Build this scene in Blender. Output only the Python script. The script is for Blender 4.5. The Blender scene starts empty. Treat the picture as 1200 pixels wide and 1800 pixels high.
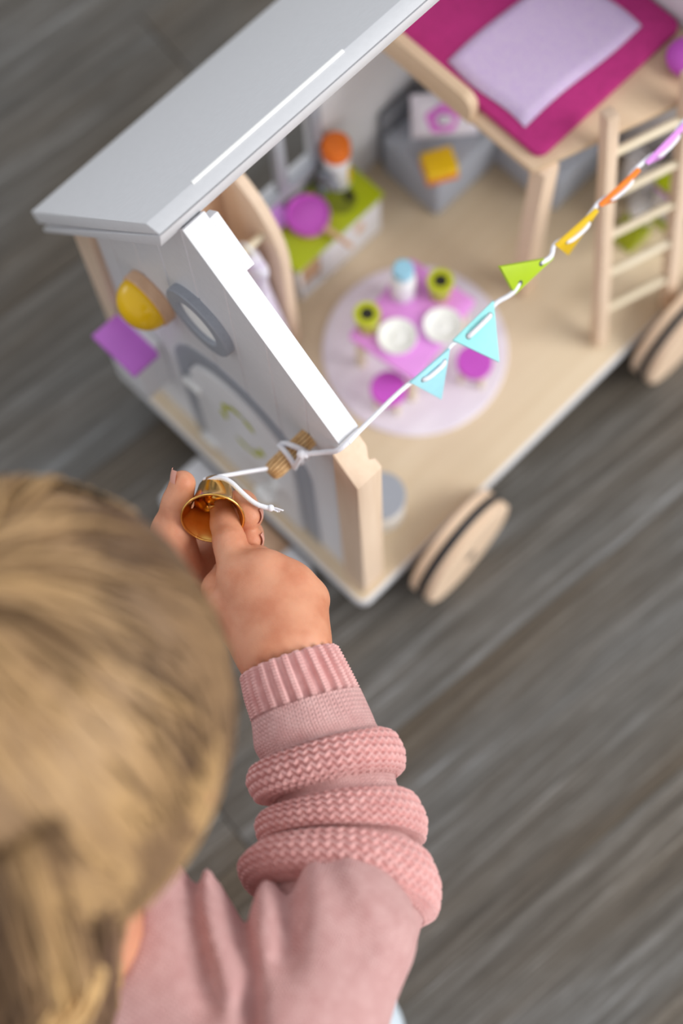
import bpy, bmesh, math, random
import numpy as np

# ---------------------------------------------------------------- camera, light, exposure
scene = bpy.context.scene
COL = scene.collection
ZB = 0.046                       # height of the wagon's deck above the floor; wagon measures are taken from its deck
cam_d = bpy.data.cameras.new('camera')
cam = bpy.data.objects.new('camera', cam_d); COL.objects.link(cam)
from mathutils import Matrix, Vector
rot = Matrix(((0.708741,0.678245,-0.194087),(-0.704875,0.669541,-0.234235),(-0.028920,0.302819,0.952609)))
cam.matrix_world = Matrix.Translation(Vector((-0.1492,-0.1688,0.9294))) @ rot.to_4x4()
cam_d.sensor_fit = 'VERTICAL'; cam_d.sensor_height = 36.0; cam_d.lens = 56.0
cam_d.clip_start = 0.02; cam_d.clip_end = 50
cam_d.dof.use_dof = True; cam_d.dof.focus_distance = 0.685; cam_d.dof.aperture_fstop = 3.1
scene.camera = cam

world = bpy.data.worlds.new('world'); scene.world = world; world.use_nodes = True
bg = world.node_tree.nodes['Background']
bg.inputs[0].default_value = (0.93, 0.96, 1.0, 1); bg.inputs[1].default_value = 0.68

def area(name, loc, target, sx, sy, power, col):
    l = bpy.data.lights.new(name, 'AREA'); l.shape = 'RECTANGLE'; l.size = sx; l.size_y = sy
    l.energy = power; l.color = col
    o = bpy.data.objects.new(name, l); COL.objects.link(o); o.location = loc
    o.rotation_euler = (Vector(target) - Vector(loc)).to_track_quat('-Z', 'Y').to_euler()
    return o
area('window_daylight', (1.35, -2.0, 1.6), (0.1, 0.0, 0.1), 1.8, 1.5, 74, (1.0, 0.985, 0.96))
area('far_window_daylight', (0.5, 1.5, 2.5), (0.1, 0.1, 0.1), 1.4, 1.4, 10, (0.95, 0.98, 1.0))

area('side_window_daylight', (-1.45, -2.15, 1.0), (0.0, 0.1, 0.1), 0.7, 0.9, 9, (0.97, 0.98, 1.0))
area('garden_door_daylight', (-0.7, 2.5, 0.5), (0.0, 0.1, 0.15), 0.7, 0.6, 4, (0.97, 0.98, 1.0))

scene.view_settings.view_transform = 'Standard'; scene.view_settings.look = 'None'
scene.view_settings.exposure = 0.0; scene.view_settings.gamma = 1.0
scene.view_settings.use_curve_mapping = False

# ---------------------------------------------------------------- helpers
rng = np.random.default_rng(4); random.seed(4)
def lin(c):
    return tuple(((x/255)/12.92 if x/255 <= 0.04045 else ((x/255+0.055)/1.055)**2.4) for x in c)
MATS = {}
def base_mat(name, rough=0.5, spec=0.5):
    m = bpy.data.materials.new(name); m.use_nodes = True; nt = m.node_tree
    b = nt.nodes['Principled BSDF']; b.inputs['Roughness'].default_value = rough
    b.inputs['Specular IOR Level'].default_value = spec
    MATS[name] = m
    return m, nt, b
def N(nt, t, **kw):
    n = nt.nodes.new(t)
    for k, v in kw.items():
        if k in n.inputs: n.inputs[k].default_value = v
        else: setattr(n, k, v)
    return n
def ramp(nt, stops, interp='LINEAR'):
    r = nt.nodes.new('ShaderNodeValToRGB'); cr = r.color_ramp; cr.interpolation = interp
    while len(cr.elements) < len(stops): cr.elements.new(0.5)
    for e, (p, c) in zip(cr.elements, stops): e.position = p; e.color = tuple(c)+(1,)
    return r
def plain(name, c, rough=0.5, var=0.05, scale=60, bump=0.0, bscale=900, spec=0.5, sss=0.0):
    m, nt, b = base_mat(name, rough, spec)
    tc = N(nt, 'ShaderNodeTexCoord'); nz = N(nt, 'ShaderNodeTexNoise', Scale=scale, Detail=5.0)
    nt.links.new(tc.outputs['Object'], nz.inputs['Vector'])
    L = np.array(lin(c))
    r = ramp(nt, [(0.3, tuple(L*(1-var))), (0.7, tuple(np.minimum(L*(1+var), 1)))])
    nt.links.new(nz.outputs['Fac'], r.inputs['Fac']); nt.links.new(r.outputs['Color'], b.inputs['Base Color'])
    if bump:
        n2 = N(nt, 'ShaderNodeTexNoise', Scale=bscale, Detail=3.0); nt.links.new(tc.outputs['Object'], n2.inputs['Vector'])
        bp = N(nt, 'ShaderNodeBump', Strength=bump, Distance=0.0005)
        nt.links.new(n2.outputs['Fac'], bp.inputs['Height']); nt.links.new(bp.outputs['Normal'], b.inputs['Normal'])
    if sss:
        b.inputs['Subsurface Weight'].default_value = sss; b.inputs['Subsurface Radius'].default_value = (1, .35, .2)
        b.inputs['Subsurface Scale'].default_value = 0.004
    return m
def wood(name, c1, c2, axis=2, rough=0.55, scale=1.0, contrast=1.0, rings=False):
    m, nt, b = base_mat(name, rough, 0.4)
    tc = N(nt, 'ShaderNodeTexCoord'); mp = N(nt, 'ShaderNodeMapping')
    s = [260*scale]*3; s[axis] = 14*scale; mp.inputs['Scale'].default_value = s
    nt.links.new(tc.outputs['Object'], mp.inputs['Vector'])
    nz = N(nt, 'ShaderNodeTexNoise', Scale=1.0, Detail=6.0, Roughness=0.65); nt.links.new(mp.outputs[0], nz.inputs['Vector'])
    mp2 = N(nt, 'ShaderNodeMapping'); s2 = [55*scale]*3; s2[axis] = 4*scale; mp2.inputs['Scale'].default_value = s2
    nt.links.new(tc.outputs['Object'], mp2.inputs['Vector'])
    nz2 = N(nt, 'ShaderNodeTexNoise', Scale=1.0, Detail=3.0, Distortion=0.4); nt.links.new(mp2.outputs[0], nz2.inputs['Vector'])
    mx = N(nt, 'ShaderNodeMix'); mx.data_type = 'FLOAT'; mx.inputs[0].default_value = 0.5
    nt.links.new(nz.outputs['Fac'], mx.inputs[2]); nt.links.new(nz2.outputs['Fac'], mx.inputs[3])
    w = 0.16/contrast
    r = ramp(nt, [(0.5-w, lin(c2)), (0.5+w, lin(c1))])
    nt.links.new(mx.outputs[0], r.inputs['Fac']); nt.links.new(r.outputs['Color'], b.inputs['Base Color'])
    bp = N(nt, 'ShaderNodeBump', Strength=0.15, Distance=0.0003)
    nt.links.new(nz.outputs['Fac'], bp.inputs['Height']); nt.links.new(bp.outputs['Normal'], b.inputs['Normal'])
    return m

V = lambda *a: np.array(a if len(a) > 1 else a[0], float)
def unit(v): v = np.asarray(v, float); return v/np.linalg.norm(v)
def frame(axis):
    a = unit(axis); h = V(1, 0, 0) if abs(a[0]) < 0.8 else V(0, 1, 0)
    u = unit(np.cross(a, h)); return u, np.cross(a, u), a

class MB:
    def __init__(s): s.v = []; s.f = []
    def add(s, vs, fs):
        o = len(s.v); s.v += [tuple(map(float, p)) for p in vs]; s.f += [tuple(i+o for i in f) for f in fs]; return s
    def box(s, x0, x1, y0, y1, z0, z1):
        return s.add([(x, y, z) for z in (z0, z1) for y in (y0, y1) for x in (x0, x1)],
                     [(0, 2, 3, 1), (4, 5, 7, 6), (0, 1, 5, 4), (2, 6, 7, 3), (0, 4, 6, 2), (1, 3, 7, 5)])
    def obox(s, c, ex, ey, ez):           # oriented box: centre and three half vectors
        c, ex, ey, ez = map(V, (c, ex, ey, ez))
        return s.add([c+i*ex+j*ey+k*ez for k in (-1, 1) for j in (-1, 1) for i in (-1, 1)],
                     [(0, 2, 3, 1), (4, 5, 7, 6), (0, 1, 5, 4), (2, 6, 7, 3), (0, 4, 6, 2), (1, 3, 7, 5)])
    def prism(s, poly, off):
        n = len(poly); off = V(off); P = [V(p) for p in poly]
        return s.add(P+[p+off for p in P], [tuple(range(n))[::-1], tuple(range(n, 2*n))] +
                     [(i, (i+1) % n, n+(i+1) % n, n+i) for i in range(n)])
    def lathe(s, c, axis, prof, n=32, ell=1.0):    # profile of (radius, height along axis)
        u, w, a = frame(axis); c = V(c); vs = []; fs = []
        for r, h in prof:
            for k in range(n):
                t = 2*math.pi*k/n; vs.append(c+a*h+u*r*math.cos(t)+w*r*ell*math.sin(t))
        m = len(prof)
        for i in range(m-1):
            for k in range(n):
                k2 = (k+1) % n; fs.append((i*n+k, i*n+k2, (i+1)*n+k2, (i+1)*n+k))
        fs.append(tuple(range(n))[::-1]); fs.append(tuple((m-1)*n+k for k in range(n)))
        return s.add(vs, fs)
    def cyl(s, p0, p1, r0, r1=None, n=24):
        d = V(p1)-V(p0); L = np.linalg.norm(d); r1 = r0 if r1 is None else r1
        return s.lathe(p0, d, [(r0, 0), (r1, L)], n)
    def ball(s, c, r, axis=(0, 0, 1), n=24, m=14, sy=1.0, h0=-1.0, h1=1.0):
        prof = []
        for i in range(m+1):
            t = -math.pi/2+math.pi*i/m
            prof.append((max(r*math.cos(t), 1e-6), r*sy*math.sin(t)))
        return s.lathe(c, axis, prof, n)
    def tube(s, path, r, n=8, closed=False):
        P = [V(p) for p in path]; m = len(P); vs = []; fs = []
        R = r if hasattr(r, '__len__') else [r]*m
        up = None
        for i in range(m):
            t = unit((P[(i+1) % m]-P[i-1]) if closed else (P[min(i+1, m-1)]-P[max(i-1, 0)]))
            if up is None: up = frame(t)[0]
            up = unit(up-t*np.dot(up, t)); w = np.cross(t, up)
            for k in range(n):
                a = 2*math.pi*k/n; vs.append(P[i]+R[i]*(up*math.cos(a)+w*math.sin(a)))
        for i in range(m if closed else m-1):
            j = (i+1) % m
            for k in range(n):
                k2 = (k+1) % n; fs.append((i*n+k, i*n+k2, j*n+k2, j*n+k))
        if not closed: fs += [tuple(range(n))[::-1], tuple((m-1)*n+k for k in range(n))]
        return s.add(vs, fs)
    def torus(s, c, axis, R, r, n=40, m=10):
        u, w, a = frame(axis)
        return s.tube([V(c)+R*(u*math.cos(2*math.pi*k/n)+w*math.sin(2*math.pi*k/n)) for k in range(n)], r, m, True)
    def build(s, name, mat, parent=None, bevel=0.0, seg=2, smooth=40, origin=None, upright=False):
        org = ORG[root_of(parent).name] if parent is not None else V(origin if origin is not None else (0, 0, 0))
        me = bpy.data.meshes.new(name)
        me.from_pydata([tuple(V(p)-org) for p in s.v], [], s.f); me.update()
        bm = bmesh.new(); bm.from_mesh(me); bmesh.ops.recalc_face_normals(bm, faces=bm.faces[:])
        if bevel:
            es = [e for e in bm.edges if e.is_manifold and e.calc_face_angle(0) > 0.6 and (not upright or abs((e.verts[0].co-e.verts[1].co).normalized().z) > 0.97)]
            bmesh.ops.bevel(bm, geom=es, offset=bevel, segments=seg, affect='EDGES', profile=0.5, clamp_overlap=True)
        bm.to_mesh(me); bm.free()
        if smooth:
            me.polygons.foreach_set('use_smooth', [True]*len(me.polygons)); me.set_sharp_from_angle(angle=math.radians(smooth))
        o = bpy.data.objects.new(name, me); COL.objects.link(o)
        if mat: me.materials.append(MATS[mat])
        if parent is not None: o.parent = parent
        else: o.location = tuple(org+V(0, 0, ZB)); ORG[o.name] = org
        return o
ORG = {}
def root_of(o):
    while o.parent is not None: o = o.parent
    return o
def tag(o, label, cat, group=None):
    o['label'] = label; o['category'] = cat
    if group: o['group'] = group
    return o
def thing(name, label, cat, loc, group=None):
    o = bpy.data.objects.new(name, None); COL.objects.link(o); o.empty_display_size = 0.01
    o.location = tuple(V(loc)+V(0, 0, ZB)); ORG[o.name] = V(loc)
    return tag(o, label, cat, group)
def copy_tree(o, delta=(0, 0, 0), rz=0.0, parent=None):
    c = o.copy(); COL.objects.link(c)
    if parent is not None: c.parent = parent
    else:
        c.location = tuple(V(o.location)+V(delta)); c.rotation_euler = (0, 0, rz); ORG[c.name] = ORG[o.name]+V(delta)
    for ch in list(o.children): copy_tree(ch, parent=c)
    return c
def raw_mesh(name, verts, faces, mat, parent=None, origin=None, smooth=True):
    org = ORG[root_of(parent).name] if parent is not None else V(origin)
    me = bpy.data.meshes.new(name)
    verts = np.asarray(verts, np.float32)-org.astype(np.float32); faces = np.asarray(faces, np.int32)
    k = faces.shape[1]
    me.vertices.add(len(verts)); me.vertices.foreach_set('co', verts.ravel())
    me.loops.add(faces.size); me.loops.foreach_set('vertex_index', faces.ravel())
    me.polygons.add(len(faces)); me.polygons.foreach_set('loop_start', np.arange(0, faces.size, k, dtype=np.int32))
    me.polygons.foreach_set('use_smooth', np.full(len(faces), smooth))
    me.update(calc_edges=True); me.validate()
    o = bpy.data.objects.new(name, me); COL.objects.link(o)
    if mat: me.materials.append(MATS[mat])
    if parent is not None: o.parent = parent
    else: o.location = tuple(org+V(0, 0, ZB)); ORG[o.name] = org
    return o

# ---------------------------------------------------------------- signed distance bodies
def seg(P, a, b, ra, rb):
    a = V(a); b = V(b); d = b-a; t = np.clip(((P-a).dot(d))/max(d.dot(d), 1e-12), 0, 1)
    return np.linalg.norm(P-a-t[..., None]*d, axis=-1)-(ra+(rb-ra)*t)
def smin(a, b, k):
    h = np.clip(0.5+0.5*(b-a)/k, 0, 1); return b+(a-b)*h-k*h*(1-h)
def smax(a, b, k): return -smin(-a, -b, k)
def chain(P, pts, k=0.002):
    d = None
    for (a, ra), (b, rb) in zip(pts[:-1], pts[1:]):
        e = seg(P, a, b, ra, rb); d = e if d is None else smin(d, e, k)
    return d
def ellips(P, c, A, r):          # A rows are the unit axes, r the three radii
    q = (P-V(c)).dot(np.array(A).T); r = V(r)
    k0 = np.linalg.norm(q/r, axis=-1); k1 = np.linalg.norm(q/(r*r), axis=-1)
    return k0*(k0-1)/np.maximum(k1, 1e-9)
def surface_nets(f, lo, hi, h):
    lo = V(lo); n = np.ceil((V(hi)-lo)/h).astype(int)+1
    ax = [lo[i]+h*np.arange(n[i]) for i in range(3)]
    D = np.empty(n)
    for i in range(0, n[0], 16):
        X, Yy, Z = np.meshgrid(ax[0][i:i+16], ax[1], ax[2], indexing='ij')
        D[i:i+16] = f(np.stack([X, Yy, Z], -1))
    S = D < 0
    C = [(i, j, k) for i in (0, 1) for j in (0, 1) for k in (0, 1)]
    sl = lambda A, c: A[c[0]:n[0]-1+c[0], c[1]:n[1]-1+c[1], c[2]:n[2]-1+c[2]]
    cnt = sum(sl(S, c).astype(np.int8) for c in C)
    idx = np.argwhere((cnt > 0) & (cnt < 8)); m = len(idx)
    acc = np.zeros((m, 3)); num = np.zeros(m)
    vals = {c: D[idx[:, 0]+c[0], idx[:, 1]+c[1], idx[:, 2]+c[2]] for c in C}
    for a in C:
        for ax_i in range(3):
            if a[ax_i] == 1: continue
            b = list(a); b[ax_i] = 1; b = tuple(b)
            va, vb = vals[a], vals[b]; cr = (va < 0) != (vb < 0)
            t = np.where(cr, va/np.where(cr, va-vb, 1), 0)
            p = np.tile(V(a), (m, 1)); p[:, ax_i] += t
            acc[cr] += p[cr]; num[cr] += 1
    verts = lo+h*(idx+acc/num[:, None])
    ID = -np.ones(n-1, int); ID[idx[:, 0], idx[:, 1], idx[:, 2]] = np.arange(m)
    faces = []
    for axi in range(3):
        o1, o2 = [(1, 2), (2, 0), (0, 1)][axi]
        s0 = [slice(None)]*3; s1 = [slice(None)]*3
        s0[axi] = slice(0, n[axi]-1); s1[axi] = slice(1, n[axi])
        ch = S[tuple(s0)] != S[tuple(s1)]; e = np.argwhere(ch)
        ok = (e[:, o1] > 0) & (e[:, o2] > 0) & (e[:, o1] < n[o1]-1) & (e[:, o2] < n[o2]-1); e = e[ok]
        flip = S[tuple(s0)][e[:, 0], e[:, 1], e[:, 2]]
        q = []
        for d1, d2 in ((-1, -1), (0, -1), (0, 0), (-1, 0)):
            g = e.copy(); g[:, o1] += d1; g[:, o2] += d2; q.append(ID[g[:, 0], g[:, 1], g[:, 2]])
        q = np.stack(q, 1); q[~flip] = q[~flip][:, ::-1]; faces.append(q)
    F = np.concatenate(faces); F = F[(F >= 0).all(1)]
    return verts, F

# ---------------------------------------------------------------- materials
plain('white_paint', (224, 224, 227), 0.45, 0.02, 300, 0.12, 1500)
plain('pane_white', (252, 252, 250), 0.6, 0.01)
plain('white_gloss', (240, 240, 238), 0.3, 0.015)
plain('grey_paint', (156, 160, 169), 0.5, 0.05, 500, 0.2, 2500)
plain('pale_grey', (226, 226, 229), 0.5, 0.02)
plain('dark_grey', (60, 62, 66), 0.5)
plain('black_rubber', (26, 27, 32), 0.6)
plain('yellow_gloss', (250, 200, 10), 0.22, 0.03)
plain('magenta_lid', (202, 112, 216), 0.45)
plain('magenta_seat', (200, 84, 198), 0.45)
plain('magenta_pan', (204, 90, 202), 0.35)
plain('pink_table', (228, 150, 228), 0.4)
plain('lilac', (206, 138, 222), 0.5)
plain('lime', (168, 182, 8), 0.4)
plain('lime_shaded', (122, 132, 10), 0.4)
plain('cup_lime', (184, 190, 22), 0.35)
plain('hole_shade', (28, 26, 10), 0.6)
plain('milk_white', (238, 238, 242), 0.35)
plain('pale_blue_cap', (150, 200, 222), 0.4)
plain('orange', (232, 116, 22), 0.4)
plain('yellow', (246, 200, 24), 0.4)
plain('flag_blue', (160, 216, 226), 0.6, 0.03, 300, 0.15)
plain('flag_aqua', (150, 222, 222), 0.6, 0.03, 300, 0.15)
plain('flag_lime', (168, 196, 16), 0.5)
plain('flag_yellow', (232, 190, 20), 0.5)
plain('flag_orange', (236, 126, 24), 0.5)
plain('flag_pink', (226, 150, 232), 0.5)
plain('rope', (238, 238, 244), 0.8, 0.03, 900, 0.5, 2500)
plain('sofa_grey', (168, 173, 184), 0.9, 0.06, 300, 0.4, 2500)
plain('sofa_grey_shaded', (118, 120, 126), 0.9, 0.06, 300, 0.4, 2500)
plain('felt_magenta', (180, 42, 118), 0.9, 0.08, 250, 0.4, 2500)
plain('cushion_white', (232, 228, 240), 0.9, 0.02)
plain('cushion_pink', (226, 128, 222), 0.9)
plain('steel', (140, 146, 156), 0.35, 0.03)
plain('trouser_cloth', (206, 218, 228), 0.9, 0.04, 300, 0.3)
plain('fingernail', (222, 160, 142), 0.25, 0.03)
plain('eye_white', (235, 232, 228), 0.2); plain('iris_blue', (80, 120, 150), 0.2); plain('lip', (200, 110, 105), 0.4)
plain('door_white', (228, 227, 228), 0.45, 0.02)
plain('wreath_green', (190, 194, 20), 0.6)
MATS['steel'].node_tree.nodes['Principled BSDF'].inputs['Metallic'].default_value = 0.5
wood('beech_deck', (226, 208, 180), (210, 188, 156), 0, 0.5, 0.5, 0.8)
wood('beech', (232, 208, 184), (216, 188, 160), 2, 0.55, 1.0, 0.8)
wood('beech_x', (226, 204, 176), (206, 180, 150), 0, 0.55, 0.6, 0.8)
wood('beech_y', (220, 194, 164), (200, 172, 140), 1, 0.55, 0.6, 0.8)
wood('birch_warm', (228, 192, 160), (206, 164, 130), 2, 0.55, 1.0, 0.9)
wood('wheel_wood', (236, 210, 184), (222, 192, 162), 0, 0.5, 0.6, 0.7)
wood('rung_wood', (232, 220, 196), (214, 198, 168), 0, 0.55, 1.0, 0.8)

def dotted(name, c0, c1, scale):
    m, nt, b = base_mat(name, 0.9, 0.2)
    tc = N(nt, 'ShaderNodeTexCoord'); vo = N(nt, 'ShaderNodeTexVoronoi', Scale=scale)
    nt.links.new(tc.outputs['Object'], vo.inputs['Vector'])
    r = ramp(nt, [(0.25, lin(c1)), (0.5, lin(c0))]); nt.links.new(vo.outputs['Distance'], r.inputs['Fac'])
    nt.links.new(r.outputs['Color'], b.inputs['Base Color'])
dotted('duvet_cloth', (202, 184, 213), (192, 168, 211), 520)
dotted('dress_cloth', (226, 222, 236), (196, 172, 214), 260)

def rug_mat():
    m, nt, b = base_mat('rug_felt', 0.95, 0.2)
    tc = N(nt, 'ShaderNodeTexCoord'); mp = N(nt, 'ShaderNodeMapping'); mp.inputs['Scale'].default_value = (18, 60, 30)
    mp.inputs['Rotation'].default_value = (0, 0, 0.8)
    nt.links.new(tc.outputs['Object'], mp.inputs['Vector'])
    nz = N(nt, 'ShaderNodeTexNoise', Scale=1.0, Detail=4.0); nt.links.new(mp.outputs[0], nz.inputs['Vector'])
    r = ramp(nt, [(0.35, lin((226, 216, 228))), (0.65, lin((240, 234, 243)))])
    nt.links.new(nz.outputs['Fac'], r.inputs['Fac']); nt.links.new(r.outputs['Color'], b.inputs['Base Color'])
rug_mat()

def peg_mat():
    m, nt, b = base_mat('fluted_dowel', 0.6, 0.3)
    tc = N(nt, 'ShaderNodeTexCoord'); nz = N(nt, 'ShaderNodeTexNoise', Scale=300.0, Detail=3.0)
    nt.links.new(tc.outputs['Object'], nz.inputs['Vector'])
    r = ramp(nt, [(0.35, lin((200, 158, 106))), (0.65, lin((226, 190, 140)))])
    nt.links.new(nz.outputs['Fac'], r.inputs['Fac']); nt.links.new(r.outputs['Color'], b.inputs['Base Color'])
peg_mat()
plain('groove_wood', (150, 102, 56), 0.7)

def brass():
    m, nt, b = base_mat('brass', 0.16, 0.5); b.inputs['Metallic'].default_value = 1.0
    tc = N(nt, 'ShaderNodeTexCoord'); nz = N(nt, 'ShaderNodeTexNoise', Scale=120.0, Detail=4.0)
    nt.links.new(tc.outputs['Object'], nz.inputs['Vector'])
    r = ramp(nt, [(0.3, (0.80, 0.44, 0.10)), (0.7, (0.90, 0.56, 0.16))])
    nt.links.new(nz.outputs['Fac'], r.inputs['Fac']); nt.links.new(r.outputs['Color'], b.inputs['Base Color'])
brass()

def skin():
    m, nt, b = base_mat('skin', 0.5, 0.35)
    tc = N(nt, 'ShaderNodeTexCoord')
    nz = N(nt, 'ShaderNodeTexNoise', Scale=70.0, Detail=5.0); nt.links.new(tc.outputs['Object'], nz.inputs['Vector'])
    r = ramp(nt, [(0.3, lin((196, 126, 94))), (0.55, lin((211, 148, 116))), (0.8, lin((218, 158, 126)))])
    nt.links.new(nz.outputs['Fac'], r.inputs['Fac']); nt.links.new(r.outputs['Color'], b.inputs['Base Color'])
    n2 = N(nt, 'ShaderNodeTexVoronoi', Scale=1400.0); nt.links.new(tc.outputs['Object'], n2.inputs['Vector'])
    n3 = N(nt, 'ShaderNodeTexNoise', Scale=500.0, Detail=4.0); nt.links.new(tc.outputs['Object'], n3.inputs['Vector'])
    ad = N(nt, 'ShaderNodeMath', operation='ADD'); nt.links.new(n2.outputs['Distance'], ad.inputs[0]); nt.links.new(n3.outputs['Fac'], ad.inputs[1])
    bp = N(nt, 'ShaderNodeBump', Strength=0.10, Distance=0.0004)
    nt.links.new(ad.outputs[0], bp.inputs['Height']); nt.links.new(bp.outputs['Normal'], b.inputs['Normal'])
    b.inputs['Subsurface Weight'].default_value = 0.25; b.inputs['Subsurface Radius'].default_value = (1, .3, .15)
    b.inputs['Subsurface Scale'].default_value = 0.004
skin()

def hair_mat(name, c0, c1, c2):
    m, nt, b = base_mat(name, 0.42, 0.35)
    at = N(nt, 'ShaderNodeAttribute', attribute_name='tone')
    r = ramp(nt, [(0.0, lin(c0)), (0.5, lin(c1)), (1.0, lin(c2))])
    nt.links.new(at.outputs['Fac'], r.inputs['Fac']); nt.links.new(r.outputs['Color'], b.inputs['Base Color'])
hair_mat('hair_blond', (84, 62, 46), (154, 122, 88), (218, 178, 122))

def knit(name, stitch):
    m, nt, b = base_mat(name, 0.95, 0.15)
    tc = N(nt, 'ShaderNodeTexCoord')
    nz = N(nt, 'ShaderNodeTexNoise', Scale=160.0, Detail=6.0, Roughness=0.7); nt.links.new(tc.outputs['Object'], nz.inputs['Vector'])
    r = ramp(nt, [(0.3, lin((212, 158, 155))), (0.7, lin((232, 186, 182)))])
    nt.links.new(nz.outputs['Fac'], r.inputs['Fac'])
    fz = N(nt, 'ShaderNodeTexNoise', Scale=1800.0, Detail=3.0); nt.links.new(tc.outputs['Object'], fz.inputs['Vector'])
    h = fz.outputs['Fac']; dist = 0.0003; col = r.outputs['Color']
    if stitch:
        uv = N(nt, 'ShaderNodeUVMap'); sp = N(nt, 'ShaderNodeSeparateXYZ'); nt.links.new(uv.outputs[0], sp.inputs[0])
        def M(op, a, b_=None, c=None):
            n = N(nt, 'ShaderNodeMath', operation=op)
            for i, x in enumerate((a, b_, c)):
                if x is None: continue
                if isinstance(x, (int, float)): n.inputs[i].default_value = x
                else: nt.links.new(x, n.inputs[i])
            return n.outputs[0]
        # V stitches: columns across u, rows along v, each row slanting up both sides of its column
        tri = M('PINGPONG', sp.outputs[0], 0.5)
        a = M('SINE', M('MULTIPLY', M('ADD', sp.outputs[1], M('MULTIPLY', tri, 1.3)), 6.2832))
        cgr = M('SINE', M('MULTIPLY', sp.outputs[0], 6.2832*1.0))
        st = M('ADD', M('MULTIPLY', a, 0.35), M('MULTIPLY', M('ABSOLUTE', cgr), 0.6))
        h = M('ADD', M('MULTIPLY', fz.outputs['Fac'], 0.5), st); dist = 0.0011
    bp = N(nt, 'ShaderNodeBump', Strength=0.75, Distance=dist)
    nt.links.new(h, bp.inputs['Height']); nt.links.new(bp.outputs['Normal'], b.inputs['Normal'])
    nt.links.new(col, b.inputs['Base Color'])
    b.inputs['Sheen Weight'].default_value = 0.25; b.inputs['Sheen Roughness'].default_value = 0.5
    b.inputs['Sheen Tint'].default_value = (0.9, 0.75, 0.75, 1)
knit('knit_wool', False); knit('knit_plain', True)

def floor_mat():
    m, nt, b = base_mat('grey_oak_plank', 0.42, 0.4)
    tc = N(nt, 'ShaderNodeTexCoord'); oi = N(nt, 'ShaderNodeObjectInfo')
    off = N(nt, 'ShaderNodeVectorMath', operation='SCALE'); off.inputs[0].default_value = (7.3, 3.1, 5.7)
    nt.links.new(oi.outputs['Random'], off.inputs['Scale'])
    ad = N(nt, 'ShaderNodeVectorMath', operation='ADD'); nt.links.new(tc.outputs['Object'], ad.inputs[0]); nt.links.new(off.outputs[0], ad.inputs[1])
    def streak(sx, sy, detail, dist, rough=0.6):
        mp = N(nt, 'ShaderNodeMapping'); mp.inputs['Scale'].default_value = (sx, sy, 1)
        nt.links.new(ad.outputs[0], mp.inputs['Vector'])
        nz = N(nt, 'ShaderNodeTexNoise', Scale=1.0, Detail=detail, Distortion=dist, Roughness=rough); nt.links.new(mp.outputs[0], nz.inputs['Vector'])
        return nz.outputs['Fac']
    a = streak(5, 175, 8, 0.4, 0.72); c = streak(20, 900, 6, 0.3, 0.75); d = streak(2.0, 12, 3, 0.5)
    mx = N(nt, 'ShaderNodeMix'); mx.data_type = 'FLOAT'; mx.inputs[0].default_value = 0.5
    nt.links.new(a, mx.inputs[2]); nt.links.new(c, mx.inputs[3])
    r = ramp(nt, [(0.32, lin((52, 47, 41))), (0.45, lin((92, 86, 78))), (0.55, lin((120, 115, 108))), (0.67, lin((188, 188, 186)))])
    nt.links.new(mx.outputs[0], r.inputs['Fac'])
    r2 = ramp(nt, [(0.35, lin((206, 192, 174))), (0.65, lin((230, 236, 244)))]); nt.links.new(d, r2.inputs['Fac'])
    mul = N(nt, 'ShaderNodeMix'); mul.data_type = 'RGBA'; mul.blend_type = 'MULTIPLY'; mul.inputs[0].default_value = 1.0
    nt.links.new(r.outputs['Color'], mul.inputs[6]); nt.links.new(r2.outputs['Color'], mul.inputs[7])
    nt.links.new(mul.outputs[2], b.inputs['Base Color'])
    bp = N(nt, 'ShaderNodeBump', Strength=0.35, Distance=0.0012)
    nt.links.new(mx.outputs[0], bp.inputs['Height']); nt.links.new(bp.outputs['Normal'], b.inputs['Normal'])
floor_mat()

# ---------------------------------------------------------------- floor of wood-look planks
fl = MB().box(-1.4, 1.4, -1.4, 1.4, -0.058, -0.0485).build('floor', 'dark_grey', None, origin=(0, 0, -0.046))
fl['kind'] = 'structure'
ang = math.radians(-5.6); dx = V(math.cos(ang), math.sin(ang), 0); dy = V(-math.sin(ang), math.cos(ang), 0)
PW = 0.122; PLEN = 0.9
seam = V((0.1183,-0.0732,-0.0460)); joint = V((-0.1385,-0.0265,-0.0460))
s0 = seam.dot(dy); jx = joint.dot(dx); jrow = int(math.floor((joint.dot(dy)-s0)/PW))
plank_me = None
def plank_mesh(x0, x1):
    m = MB().box(x0, x1, 0.0001, PW-0.0001, -0.003, 0.0)
    me = bpy.data.meshes.new('plank'); me.from_pydata(m.v, [], m.f); me.update()
    bm = bmesh.new(); bm.from_mesh(me)
    bmesh.ops.bevel(bm, geom=[e for e in bm.edges if all(v.co.z > -0.001 for v in e.verts)], offset=0.00045, segments=1, affect='EDGES')
    bm.to_mesh(me); bm.free(); me.materials.append(MATS['grey_oak_plank']); return me
plank_me = plank_mesh(0.0004, PLEN-0.0004)
for row in range(-13, 14):
    st = jx if row == jrow else jx+PLEN*((row*0.37+0.21) % 1.0)
    for k in range(-3, 3):
        o = bpy.data.objects.new('plank', plank_me); COL.objects.link(o); o.parent = fl
        p = dx*(st+k*PLEN)+dy*(s0+row*PW)
        o.location = (p[0], p[1], 0.0); o.rotation_euler = (0, 0, ang)

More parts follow.
